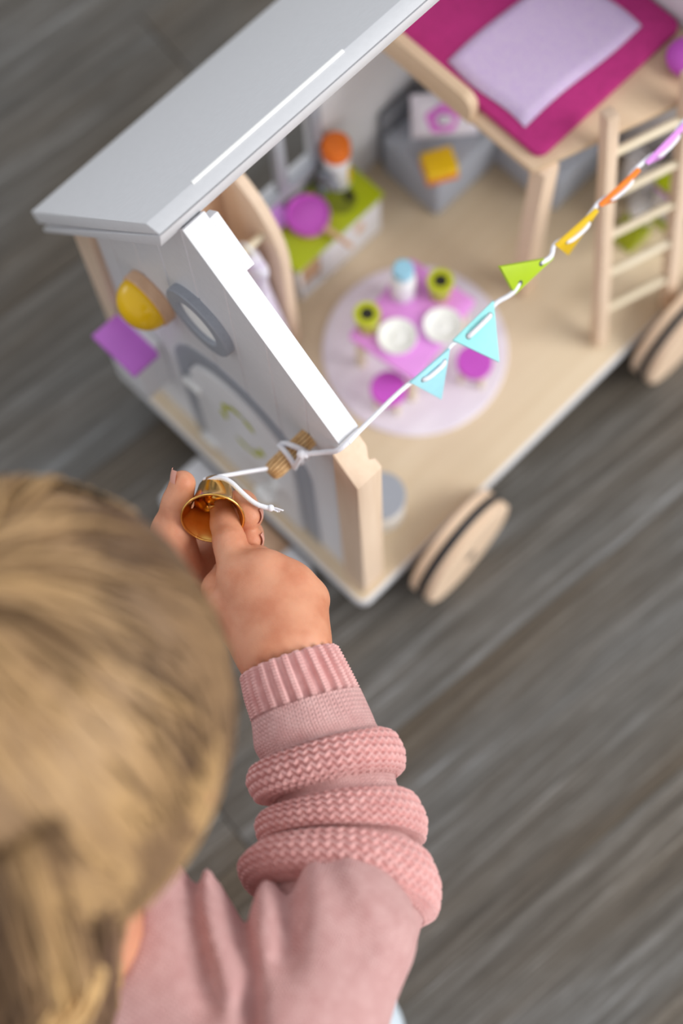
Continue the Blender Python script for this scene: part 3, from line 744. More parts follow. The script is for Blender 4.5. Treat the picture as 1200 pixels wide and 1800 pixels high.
# bedding
tag(MB().prism(rrect(0.2062, 0.3165, 0.0735, 0.1945, 0.006, BZ+0.0003), (0, 0, 0.0052)).build('mattress', 'felt_magenta', None, bevel=0.0012, origin=(0.26, 0.13, BZ)),
    'magenta felt mattress covering the loft bed platform', 'mattress')
m = MB(); nx, ny = 26, 20; vs = []; fs = []
for s in (1, 0):
    for j in range(ny+1):
        for i in range(nx+1):
            a, b = i/nx, j/ny
            e = min(1, min(a, 1-a)*26)*min(1, min(b, 1-b)*26); e = math.sqrt(max(e, 0))
            h = 0.0006+e*(0.0026+0.0006*math.sin(5*a+4*b)) if s else 0.0
            vs.append(V(0.2128+0.087*a+0.001*math.sin(7*b), 0.0905+0.0560*b+0.001*math.sin(6*a)-0.002*a, BZ+0.0058+h))
    o = 0 if s else (nx+1)*(ny+1)
    for j in range(ny):
        for i in range(nx):
            q = (o+j*(nx+1)+i, o+j*(nx+1)+i+1, o+(j+1)*(nx+1)+i+1, o+(j+1)*(nx+1)+i)
            fs.append(q if s else q[::-1])
tag(m.add(vs, fs).build('duvet', 'duvet_cloth', None, smooth=80, origin=(0.256, 0.118, BZ+0.006)), 'pale lilac finely patterned toy duvet lying on the magenta mattress', 'duvet')
mc = V((0.3018,0.0573,0.1620)); 
cu = MB().ball(V(mc[0], mc[1], BZ+0.0075), 0.0120, n=24, m=12, sy=0.6)
tag(cu.build('toy_cushion', 'magenta_seat', None, origin=(mc[0], mc[1], BZ), smooth=80), 'magenta round toy cushion at the outer edge of the bed by the far wall', 'cushion')

# grey topped tuffet behind the front post
gs = thing('toy_tuffet', 'round white toy tuffet with a grey top behind the front corner post', 'tuffet', (0.0475, 0.0320, 0))
MB().lathe((0.0475, 0.0320, 0.0002), (0, 0, 1), [(0.0128, 0), (0.0133, 0.0008), (0.0133, 0.0270)], 40).build('drum', 'white_gloss', gs)
MB().lathe((0.0475, 0.0320, 0.0272), (0, 0, 1), [(0.0136, 0), (0.0138, 0.0008), (0.0138, 0.0034), (0.0132, 0.0042)], 40).build('top', 'grey_paint', gs)

# bathroom pieces under the far end of the bed
tc_ = V(0.286, 0.0545, 0)
toi = thing('toy_toilet', 'white toy toilet with a lime green foot seen between the ladder rungs', 'toilet', tc_)
MB().prism([(0.2700, 0.0400, 0.0003), (0.2880, 0.0400, 0.0003), (0.2880, 0.0400, 0.018), (0.2790, 0.0400, 0.018)], (0, 0.016, 0)).build('foot', 'lime', toi, bevel=0.0008)
MB().ball((0.2885, 0.0485, 0.0235), 0.0100, n=24, m=12, sy=0.85).build('bowl', 'white_gloss', toi, smooth=80)
MB().box(0.2960, 0.3060, 0.0520, 0.0740, 0.0003, 0.0470).build('cistern', 'white_paint', toi, bevel=0.0012)
vn = thing('toy_washstand', 'white toy washstand with lime green top and foot beside the ladder', 'washstand', (0.302, 0.030, 0))
MB().box(0.2830, 0.3170, 0.0255, 0.0460, 0.0260, 0.0300).build('foot_board', 'lime', vn, bevel=0.0006)
MB().box(0.2860, 0.3160, 0.0262, 0.0440, 0.0300, 0.0560).build('cabinet', 'white_paint', vn, bevel=0.0008)
MB().box(0.2850, 0.3165, 0.0258, 0.0450, 0.0560, 0.0620).build('drawer', 'lilac', vn, bevel=0.0006)
MB().box(0.2840, 0.3170, 0.0255, 0.0460, 0.0620, 0.0660).build('top', 'lime', vn, bevel=0.0006)
for x in (0.2860, 0.3130):
    for y in (0.0275, 0.0425): MB().box(x-0.0015, x+0.0015, y-0.0015, y+0.0015, 0.0003, 0.0260).build('leg', 'rung_wood', vn)

# ---------------------------------------------------------------- bunting: one string, pennants, loop on the peg
bun = thing('pennant_garland', 'string of coloured wooden pennants tied from the wall peg along the open wagon front', 'bunting', (0.0145, 0.018, 0.211))
FL = [((0.0532, 0.0183, 0.2110), (0.0782, 0.0174, 0.2100), (0.0636, 0.0078, 0.1900), 'flag_blue', 'pale blue pennant'),
      ((0.0818, 0.0190, 0.2107), (0.1095, 0.0195, 0.2104), (0.0922, -0.0014, 0.2010), 'flag_aqua', 'aqua pennant'),
      ((0.1192, 0.0155, 0.2084), (0.1459, 0.0155, 0.2081), (0.1186, 0.0257, 0.2234), 'flag_lime', 'lime green pennant'),
      ((0.1506, 0.0182, 0.2093), (0.1784, 0.0174, 0.2086), (0.1611, 0.0178, 0.1862), 'flag_yellow', 'yellow pennant'),
      ((0.1806, 0.0179, 0.2088), (0.2082, 0.0176, 0.2085), (0.1985, 0.0215, 0.1864), 'flag_orange', 'orange pennant'),
      ((0.2127, 0.0173, 0.2084), (0.2416, 0.0182, 0.2087), (0.2326, 0.0209, 0.1864), 'flag_pink', 'pink pennant'),
      ((0.2450, 0.0180, 0.2086), (0.2720, 0.0180, 0.2087), (0.2590, 0.0215, 0.1885), 'flag_aqua', 'aqua pennant at the far end')]
FRONT = V((-0.1492,-0.1688,0.8834))          # the pennants' threaded faces look this way
spath = [V(0.0120, 0.0164, 0.2150), V(0.0200, 0.0172, 0.2142)]
for A_, B_, T_, mt, lab in FL:
    A_, B_, T_ = V(A_), V(B_), V(T_); mid = (A_+B_)/2; ex = unit(B_-A_)
    ed = T_-mid; nrm = unit(np.cross(ex, ed)); 
    if np.dot(nrm, FRONT-mid) < 0: nrm = -nrm
    th = nrm*(0.0013 if mt in ('flag_blue', 'flag_aqua') else 0.0024)
    w = np.linalg.norm(B_-A_); h1 = A_+ex*w*0.27+ed*0.17; h2 = A_+ex*w*0.80+ed*0.17
    fo = MB().prism([A_-th/2, B_-th/2, T_-th/2], th).build('pennant', mt, bun, bevel=0.00025)
    fo['label'] = lab
    for h in (h1, h2):
        MB().lathe(h+th*0.45, nrm, [(0.0014, 0), (0.0014, 0.00014)], 14).build('string_hole', 'dark_grey', fo)
    front = 1.0 if mt != 'flag_lime' else -0.45
    spath += [A_+ed*0.06-nrm*0.0016*front, h1-nrm*0.0012*front, h1+nrm*0.0016*front, (h1+h2)/2+nrm*0.0022*front, h2+nrm*0.0016*front, h2-nrm*0.0012*front, B_+ed*0.06-nrm*0.0016*front]
spath += [V(0.300, 0.018, 0.2090), V(0.3172, 0.018, 0.2098)]
def smooth_path(P, it=2, closed=False):
    P = [V(p) for p in P]
    for _ in range(it):
        Q = [P[0]]
        for a, b in zip(P[:-1], P[1:]): Q += [a*0.75+b*0.25, a*0.25+b*0.75]
        Q.append(P[-1]); P = Q
    return P
MB().tube(smooth_path(spath, 2), 0.00115, 8).build('string', 'rope', bun, smooth=80)
# from the wall notch to the peg, twice round it, knot, then on to the bell
pk = lambda a, h, r: pgc+V(-h, r*math.cos(a), r*math.sin(a))
kn = pk(math.radians(215), 0.0100, pr+0.0022)
run = [V(0.0200, 0.0172, 0.2142), V(0.0120, 0.0166, 0.2154), V(0.0062, 0.0176, 0.2128), V(0.0048, 0.0232, 0.2040)]
kn = V((-0.0032,0.0319,0.1993))
run += [kn]
MB().tube(smooth_path(run, 2), 0.00125, 8).build('string', 'rope', bun, smooth=80)
hp = [0.0060+0.0070*i/26 for i in range(27)]
loopA = [pk(math.radians(150-330*i/26), 0.0065+0.0055*math.sin(math.pi*i/26), pr+0.0016) for i in range(27)]
MB().tube([kn]+loopA+[kn+V(-0.0006, 0, -0.0012)], 0.00135, 8).build('string_loop', 'rope', bun, smooth=80)
loopB = [pk(math.radians(170-330*i/26), 0.0155-0.005*i/26, pr+0.0016) for i in range(27)]
MB().tube([kn]+loopB+[kn+V(-0.0010, 0, 0.0010)], 0.00135, 8).build('string_loop', 'rope', bun, smooth=80)
MB().ball(kn, 0.0023, n=16, m=10, sy=1.2).ball(kn+V(0.001, -0.0014, 0.0006), 0.0018, n=14, m=8).build('string_knot', 'rope', bun, smooth=80)
tail = [(-0.0172,0.0418,0.1884), (-0.0274,0.0442,0.1995), (-0.0397,0.0459,0.2152), (-0.0466,0.0484,0.2207), (-0.0458,0.0452,0.2233)]
MB().tube(smooth_path(tail, 2), 0.00105, 8).build('string', 'rope', bun, smooth=80)
tail2 = [(-0.0458,0.0452,0.2233), (-0.0414,0.0426,0.2256), (-0.0395,0.0371,0.2268), (-0.0397,0.0297,0.2270), (-0.0392,0.0221,0.2263), (-0.0365,0.0171,0.2256), (-0.0351,0.0157,0.2256)]
MB().tube(smooth_path(tail2, 2), 0.00115, 8).build('string_end', 'rope', bun, smooth=80)
fr = MB(); e0 = V((-0.0355,0.0161,0.2256)); 
for k in range(9):
    v = 890+random.uniform(-5, 11); e1 = e0+(V((-0.0330,0.0123,0.2251))-e0)*random.uniform(0.7, 1.1)+V(*[random.uniform(-0.0011, 0.0011) for _ in range(3)])
    fr.tube([e0, (e0+e1)/2+V(*[random.uniform(-0.0006, 0.0006) for _ in range(3)]), e1], 0.00038, 6)
fr.ball(e0, 0.0016, n=12, m=8).build('frayed_tip', 'rope', bun, smooth=80)

# ---------------------------------------------------------------- brass bell
bc = V((-0.0566,0.0303,0.2269)); bax = unit(0.0*np.array([0.70874,-0.70488,-0.02892])+0.66*np.array([-0.67824,-0.66954,-0.30282])-0.75*np.array([0.19409,0.23424,-0.95261]))
bell = thing('brass_bell', 'small shiny brass bell held open side up on the string', 'bell', bc)
R_ = 0.0138
prof_o = [(0.0009, -0.0232), (0.0044, -0.0229), (0.0066, -0.0214), (0.0077, -0.0188), (0.0085, -0.0140), (0.0098, -0.0080), (0.0112, -0.0040), (0.0126, -0.0016), (R_, 0.0)]
prof_i = [(R_-0.0006, 0.0002), (R_-0.0016, -0.0014), (0.0106, -0.0042), (0.0092, -0.0084), (0.0079, -0.0142), (0.0071, -0.0188), (0.0058, -0.0208), (0.0006, -0.0220)]
m = MB(); m.lathe(bc, bax, prof_o+prof_i, 64); m.f = m.f[:-2]
m.build('bell_body', 'brass', bell, smooth=70)
MB().torus(bc, bax, R_-0.0003, 0.00055, 56, 8).build('bell_rim', 'brass', bell, smooth=80)
u_, w_, a_ = frame(bax)
MB().torus(bc-bax*0.0245, u_, 0.0022, 0.0006, 20, 8).build('hanging_loop', 'brass', bell, smooth=80)
cb = bc-bax*0.0205
ce = V((-0.0528,0.0365,0.2202)); cs = V((-0.0497,0.0428,0.2145)); cd_ = unit(ce-cs)
cl = MB().tube([cb, cb*0.4+cs*0.6, cs], 0.0007, 8)
cl.torus(cb*0.5+cs*0.5, np.array([0.70874,-0.70488,-0.02892]), 0.0020, 0.0005, 16, 6)
cl.obox((cs+ce)/2, np.array([0.70874,-0.70488,-0.02892])*0.0017, unit(np.cross(cd_, np.array([0.70874,-0.70488,-0.02892])))*0.0008, (ce-cs)/2).build('clapper', 'brass', bell, bevel=0.0003)

# ---------------------------------------------------------------- the child
W_ = {}
child = thing('person', 'toddler seen from behind, blond hair, pink knitted jumper, poking a finger into a bell', 'person', (-0.2358,-0.0826,-0.0460))

# right hand, back towards the viewer, forefinger reaching into the bell
wr_ = V((-0.0779,-0.0358,0.2231))
RM = [(V((-0.0672,0.0038,0.2245)), 0.0090), (V((-0.0585,-0.0029,0.2267)), 0.0100), (V((-0.0537,-0.0139,0.2239)), 0.0098), (V((-0.0511,-0.0232,0.2169)), 0.0080)]
RI = [(RM[0][0], 0.0083), (V((-0.0586,0.0181,0.2224)), 0.0072), (V((-0.0533,0.0266,0.2193)), 0.0066), (V((-0.0498,0.0331,0.2153)), 0.0056)]
RF = [[RM[1], (V((-0.0557,0.0047,0.2166)), 0.0078), (V((-0.0602,0.0078,0.1996)), 0.0070), (V((-0.0635,0.0027,0.1945)), 0.0062)],
      [RM[2], (V((-0.0512,-0.0066,0.2115)), 0.0078), (V((-0.0563,-0.0030,0.1946)), 0.0070), (V((-0.0603,-0.0076,0.1916)), 0.0062)],
      [RM[3], (V((-0.0495,-0.0173,0.2061)), 0.0070), (V((-0.0550,-0.0146,0.1920)), 0.0062), (V((-0.0581,-0.0184,0.1904)), 0.0056)]]
RT = [(V((-0.0792,-0.0204,0.2224)), 0.0120), (V((-0.0802,-0.0002,0.2166)), 0.0098), (V((-0.0744,0.0099,0.2088)), 0.0076), (V((-0.0668,0.0143,0.2041)), 0.0064)]
relb = V((-0.1211,-0.1267,0.2339)); rc5 = V((-0.0944,-0.0755,0.2225))
def rhand(P):
    q_ = P-wr_; PF = P+((q_.dot(np.array([0.19409,0.23424,-0.95261])))*0.22)[..., None]*np.array([0.19409,0.23424,-0.95261])
    palm = seg(PF, wr_, rc5, 0.0158, 0.0130)
    for (p, r), r0 in zip(RM, (0.0140, 0.0155, 0.0152, 0.0130)):
        palm = smin(palm, seg(PF, wr_+(p-wr_)*0.20, p, r0, r), 0.011)
    d = palm
    for F in RF: d = smin(d, chain(P, F, 0.0014), 0.0032)
    d = smin(d, chain(P, RT, 0.003), 0.0050)
    fi = chain(P, RI, 0.0022)
    ax = unit(RI[1][0]-RI[0][0]); s = (P-RI[1][0]).dot(ax)             # knuckle creases
    for o in (-0.0008, 0.0008): fi = fi+0.00030*np.exp(-((s-o)/0.00035)**2)
    d = smin(d, fi, 0.0030)
    for (p, r) in RM[1:]:                                             # dimples above the knuckles
        q = p+unit(wr_-p)*0.004-np.array([0.19409,0.23424,-0.95261])*(r*1.15); d = d+0.0003*np.exp(-(np.linalg.norm(P-q, axis=-1)/0.0035)**2)
    return d
# left hand, palm towards the viewer, thumb and fingers round the bell
lw = V((-0.1057,0.0170,0.1905))
LT = [(V((-0.0802,0.0326,0.1995)), 0.0120), (V((-0.0715,0.0429,0.2122)), 0.0092), (V((-0.0623,0.0477,0.2216)), 0.0066), (V((-0.0549,0.0515,0.2261)), 0.0058)]
LM = [(V((-0.0533,0.0353,0.1826)), 0.0085), (V((-0.0587,0.0284,0.1798)), 0.0085), (V((-0.0649,0.0236,0.1784)), 0.0080), (V((-0.0735,0.0206,0.1790)), 0.0072)]
LF = [[LM[0], (V((-0.0420,0.0381,0.1929)), 0.0074), (V((-0.0410,0.0313,0.2072)), 0.0074), (V((-0.0434,0.0230,0.2183)), 0.0068)],
      [LM[1], (V((-0.0470,0.0269,0.1892)), 0.0070), (V((-0.0473,0.0209,0.2023)), 0.0068), (V((-0.0497,0.0157,0.2121)), 0.0062)],
      [LM[2], (V((-0.0528,0.0202,0.1853)), 0.0068), (V((-0.0521,0.0151,0.1968)), 0.0062), (V((-0.0536,0.0118,0.2051)), 0.0056)],
      [LM[3], (V((-0.0631,0.0175,0.1825)), 0.0060), (V((-0.0616,0.0133,0.1912)), 0.0054), (V((-0.0624,0.0108,0.1978)), 0.0050)]]
lelb = V((-0.2275,0.0118,0.1875))
def lhand(P):
    d = seg(P, lw, lw+(lelb-lw)*0.3, 0.0165, 0.0195)
    for (p, r) in LM: d = smin(d, seg(P, lw+(p-lw)*0.15, p, 0.0130, r), 0.006)
    d = smin(d, chain(P, LT, 0.003), 0.006)
    for F in LF: d = smin(d, chain(P, F, 0.0014), 0.0022)
    ax = unit(LT[2][0]-LT[1][0]); s = (P-LT[2][0]).dot(ax)
    d = np.where(np.linalg.norm(P-LT[2][0], axis=-1) < 0.012, d+0.00025*np.exp(-(s/0.0004)**2), d)
    return d
def bbox(pts, pad):
    A_ = np.array(pts); return A_.min(0)-pad, A_.max(0)+pad
# head
HK = 0.943; hc = V((-0.1654,-0.0230,0.3910))
fdir = unit(V((-0.0553,0.0316,0.2275))-hc); hx_ = unit(np.array([0.70874,-0.70488,-0.02892])*0.97+np.array([0.19409,0.23424,-0.95261])*(-0.2)); hx_ = unit(hx_-fdir*hx_.dot(fdir)); hup = np.cross(fdir, hx_)
if hup.dot(np.array([-0.67824,-0.66954,-0.30282])) > 0: hup = -hup
hx_ = np.cross(hup, -fdir)
if hx_.dot(np.array([0.70874,-0.70488,-0.02892])) < 0: hx_ = -hx_
HA = [hx_, hup, fdir]; HR = (0.0605*HK, 0.0690*HK, 0.0720*HK)
nk0 = hc-hup*0.040-fdir*0.006; neck = V((-0.2180,-0.0742,0.2575))
nbase = V((-0.2069,-0.0852,0.2571)); rsh = V((-0.1784,-0.1426,0.2624)); lsh = V((-0.2777,-0.0721,0.2616)); chest = V((-0.2331,-0.1075,0.1885)); hips = V((-0.2392,-0.0954,0.0013))
def H(a, b, c): return hc+(hx_*a+hup*b+fdir*c)*HK
rknee = V((-0.1734,-0.1581,-0.0343)); rfoot = V((-0.2214,-0.1224,-0.0490)); lknee = V((-0.2394,0.0181,-0.0128)); lfoot = V((-0.2759,-0.0684,-0.0520))
def coarse(P):
    d = ellips(P, hc, HA, HR)
    d = smin(d, ellips(P, H(0, -0.030, 0.026), HA, (0.042, 0.036, 0.036)), 0.02)     # jaw and cheeks
    d = smin(d, seg(P, H(0, -0.012, 0.066), H(0, -0.024, 0.074), 0.005, 0.0075), 0.008)  # nose
    for s in (-1, 1):
        d = smin(d, ellips(P, H(s*0.060, -0.018, -0.004), HA, (0.006, 0.016, 0.010)), 0.004)  # ears
        d = smax(d, -(np.linalg.norm(P-H(s*0.021, -0.004, 0.078), axis=-1)-0.010), 0.006)    # eye sockets
    d = smin(d, seg(P, nk0, neck, 0.028, 0.026), 0.012)
    d = smin(d, seg(P, neck, chest, 0.030, 0.050), 0.02)
    d = smin(d, seg(P, chest, hips, 0.052, 0.056), 0.02)
    d = smin(d, seg(P, rsh, neck, 0.018, 0.024), 0.02); d = smin(d, seg(P, lsh, neck, 0.026, 0.030), 0.02)
    d = smin(d, seg(P, rsh, relb, 0.018, 0.0175), 0.012); d = smin(d, seg(P, relb, wr_+(rc5-wr_)*0.8, 0.0180, 0.0135), 0.008)
    d = smin(d, seg(P, lsh, lelb, 0.024, 0.020), 0.012); d = smin(d, seg(P, lelb, lw+(lelb-lw)*0.18, 0.020, 0.0172), 0.008)
    for k_, f_ in ((rknee, rfoot), (lknee, lfoot)):
        d = smin(d, seg(P, hips, k_, 0.038, 0.027), 0.012); d = smin(d, seg(P, k_, f_, 0.025, 0.016), 0.008)
    return d
vs1, f1 = surface_nets(coarse, *bbox([hc-0.085, hc+0.085, rsh, lsh, hips, rknee, lknee, rfoot, lfoot, relb, lelb, lw, wr_], 0.045), 0.0042)
vs2, f2 = surface_nets(rhand, *bbox([wr_, rc5]+[p for F in RF+[RI, RT, RM] for p, r in F], 0.024), 0.00085)
vs3, f3 = surface_nets(lhand, *bbox([lw, lw+(lelb-lw)*0.25]+[p for F in LF+[LT, LM] for p, r in F], 0.022), 0.0009)
body = raw_mesh('body', np.concatenate([vs1, vs2, vs3]), np.concatenate([f1, f2+len(vs1), f3+len(vs1)+len(vs2)]), 'skin', child)
def nail(c, out, along, w, l):
    out = unit(out); along = unit(along-out*np.dot(along, out)); sd = np.cross(along, out)
    vs, fs = [], []; n = 8
    for j in range(n+1):
        for i in range(n+1):
            a = -1+2*i/n; b = -1+2*j/n
            rr = math.sqrt(max(0, 1-0.25*b*b*(1 if b > 0 else 2.2)))
            vs.append(c+sd*a*w*rr+along*b*l+out*(0.0006-0.0016*a*a*(w/0.0045)-0.0005*b*b))
    for j in range(n):
        for i in range(n): fs.append((j*(n+1)+i, j*(n+1)+i+1, (j+1)*(n+1)+i+1, (j+1)*(n+1)+i))
    MB().add(vs, fs).build('fingernail', 'fingernail', body, smooth=80)
p, q = LF[0][3][0], LF[0][2][0]; nail(p+np.array([0.70874,-0.70488,-0.02892])*0.0062+np.array([0.19409,0.23424,-0.95261])*(-0.0006), np.array([0.70874,-0.70488,-0.02892])*1.0+np.array([-0.67824,-0.66954,-0.30282])*0.1, p-q, 0.0036, 0.0042)
p, q = LF[1][3][0], LF[1][2][0]; nail(p+np.array([0.70874,-0.70488,-0.02892])*0.0056+np.array([0.19409,0.23424,-0.95261])*(-0.0006), np.array([0.70874,-0.70488,-0.02892])*1.0+np.array([-0.67824,-0.66954,-0.30282])*0.1, p-q, 0.0034, 0.0040)
p, q = LT[3][0], LT[2][0]; nail(p-np.array([0.70874,-0.70488,-0.02892])*0.0050-np.array([0.19409,0.23424,-0.95261])*0.0022+(p-q)*0.2, -np.array([0.70874,-0.70488,-0.02892])*0.9-np.array([0.19409,0.23424,-0.95261])*0.35, p-q, 0.0036, 0.0046)
p, q = RT[3][0], RT[2][0]; nail(p-np.array([0.19409,0.23424,-0.95261])*0.0058, -np.array([0.19409,0.23424,-0.95261])-np.array([0.70874,-0.70488,-0.02892])*0.3, p-q, 0.0034, 0.0040)
for s in (-1, 1):
    ec = H(s*0.021, -0.004, 0.0655)
    MB().ball(ec, 0.0085, fdir, 20, 12).build('eye', 'eye_white', body, smooth=80)
    MB().ball(ec+fdir*0.0055, 0.0045, fdir, 16, 8, 0.8).build('iris', 'iris_blue', body, smooth=80)
MB().tube([H(x, -0.041-0.002*math.cos(x*140), 0.0655-abs(x)*0.25) for x in np.linspace(-0.012, 0.012, 9)], [0.001, 0.002, 0.0027, 0.003, 0.0028, 0.003, 0.0027, 0.002, 0.001], 10).build('mouth', 'lip', body, smooth=80)

# hair: a close cap and thousands of fine locks that run from the crown down to the nape
HE = np.array(HR)+np.array([0.0030, 0.0035, 0.0030])
napeend = V((-0.2402,-0.0810,0.2860)); nape0 = H(0.004, -0.040, -0.036)
def cap(P):
    d = ellips(P, hc, HA, HE)
    d = smin(d, seg(P, nape0, napeend, 0.0290, 0.0250), 0.02)
    q = (P-hc).dot(np.array(HA).T)
    return smax(d, q[..., 2]-0.030-np.clip(q[..., 1], 0, 0.05)*0.7-np.clip(-0.05-q[..., 1], 0, 0.1)*2, 0.004)
cv, cf = surface_nets(cap, *bbox([hc-0.1, hc+0.1, napeend], 0.03), 0.0032)
hair = raw_mesh('hair', cv, cf, 'hair_blond', child)
hair.data.attributes.new('tone', 'FLOAT', 'POINT').data.foreach_set('value', np.full(len(cv), 0.35, np.float32))
ns, nseg, ring = 4200, 15, 3
cr_ = unit(V(-0.12, 0.62, -0.78))                      # crown direction in head axes
g = rng.normal(size=(ns*3, 3)); g /= np.linalg.norm(g, axis=1)[:, None]
ok = (g[:, 2] < 0.32+0.5*np.clip(g[:, 1], 0, 1)) & (g[:, 1] > -0.72); g = g[ok][:ns]; ns = len(g)
NC = 120
clump = rng.normal(size=(NC, 3)); clump /= np.linalg.norm(clump, axis=1)[:, None]
ci = np.argmax(g.dot(clump.T), 1)
ctone = np.clip(rng.normal(0.45, 0.34, NC), 0, 1); clift = rng.uniform(-0.0012, 0.0040, NC)
pos = g.copy(); paths = []
tone = np.clip(ctone[ci]*0.75+0.25*rng.uniform(0, 1, ns), 0, 1)
step = rng.uniform(0.055, 0.075, ns)[:, None]
wob = rng.normal(size=(ns, 3))*0.10
for s in range(nseg):
    lift = 1+(clift[ci]+0.0006)/0.066+0.016*math.sin(s/nseg*math.pi)+0.02*rng.uniform(-0.1, 0.5, ns)*(s/nseg)**2
    paths.append(hc+(pos*HE*lift[:, None]).dot(np.array(HA)))
    rad = pos-cr_*(pos.dot(cr_))[:, None]; rad /= np.linalg.norm(rad, axis=1)[:, None]+1e-6
    swirl = np.cross(cr_, pos)
    d = rad*0.75+V(0, -0.75, 0)+swirl*(-0.35)+wob+0.18*(clump[ci]-pos)
    d -= pos*np.sum(d*pos, 1)[:, None]; d /= np.linalg.norm(d, axis=1)[:, None]+1e-6
    low = pos[:, 1] < -0.72
    pos = pos+d*step*np.where(low, 0.35, 1)[:, None]; pos /= np.linalg.norm(pos, axis=1)[:, None]
paths = np.stack(paths, 1)
nn_ = 1100                                               # locks hanging down the nape
a_ = rng.uniform(0, 2*math.pi, nn_); nax = unit(napeend-nape0); nby = np.cross(hx_, nax)
tt = np.linspace(-0.40, 1.1, nseg)[None, :, None]
rr_ = 0.0350*(0.62+0.38*np.clip((tt+0.40)/0.5, 0, 1)**0.7)*(1-0.22*np.clip(tt, 0, 1.1))+rng.normal(0, 0.0008, (nn_, 1, 1))
np_ = nape0*(1-tt)+napeend*tt+(np.cos(a_)[:, None, None]*hx_+np.sin(a_)[:, None, None]*nby)*rr_+np.sin(tt*5+rng.uniform(0, 6, nn_)[:, None, None])*rng.normal(0, 0.0016, (nn_, 1, 3))
paths = np.concatenate([paths, np_]); tone = np.concatenate([tone, np.clip(0.40+0.3*np.sin(a_*6)+rng.normal(0, 0.12, nn_), 0, 1)]); ns += nn_
paths = paths                              # ns, nseg, 3
tan = np.gradient(paths, axis=1); tan /= np.linalg.norm(tan, axis=2)[..., None]+1e-9
nor = paths-hc; nor /= np.linalg.norm(nor, axis=2)[..., None]
bi = np.cross(tan, nor); bi /= np.linalg.norm(bi, axis=2)[..., None]+1e-9
rad_ = (0.00075*np.sin(np.linspace(0.35, math.pi-0.08, nseg)))[None, :, None]*rng.uniform(0.7, 1.5, ns)[:, None, None]
hv = np.stack([paths+bi*rad_*1.4, paths+nor*rad_, paths-bi*rad_*1.4], 2).reshape(-1, 3)
b0 = (np.arange(ns)[:, None]*nseg+np.arange(nseg-1)[None, :]).ravel()*3
hf = np.concatenate([np.stack([b0+k, b0+(k+1) % 3, b0+3+(k+1) % 3, b0+3+k], 1) for k in range(3)])
locks = raw_mesh('hair_locks', hv, hf, 'hair_blond', hair)
locks['kind'] = 'stuff'
locks.data.attributes.new('tone', 'FLOAT', 'POINT').data.foreach_set('value', np.repeat(tone, nseg*3).astype(np.float32))
# a loose curl at the nape
cur = MB(); base_c = V((-0.2149,-0.0921,0.3724))
for k in range(40):
    o = V(*rng.normal(0, 0.0030, 3)); 
    cur.tube(smooth_path([H(-0.02+o[0]*3, -0.055, -0.052)+o, base_c-np.array([-0.67824,-0.66954,-0.30282])*0.010+np.array([0.70874,-0.70488,-0.02892])*0.006+o*1.3, base_c+np.array([-0.67824,-0.66954,-0.30282])*0.002+np.array([0.70874,-0.70488,-0.02892])*0.003+o*1.4, base_c+np.array([-0.67824,-0.66954,-0.30282])*0.011-np.array([0.70874,-0.70488,-0.02892])*0.004+o], 2), 0.0010, 5)
curl = cur.build('hair_curl', 'hair_blond', hair, smooth=80)
curl.data.attributes.new('tone', 'FLOAT', 'POINT').data.foreach_set('value', np.full(len(curl.data.vertices), 0.95, np.float32))

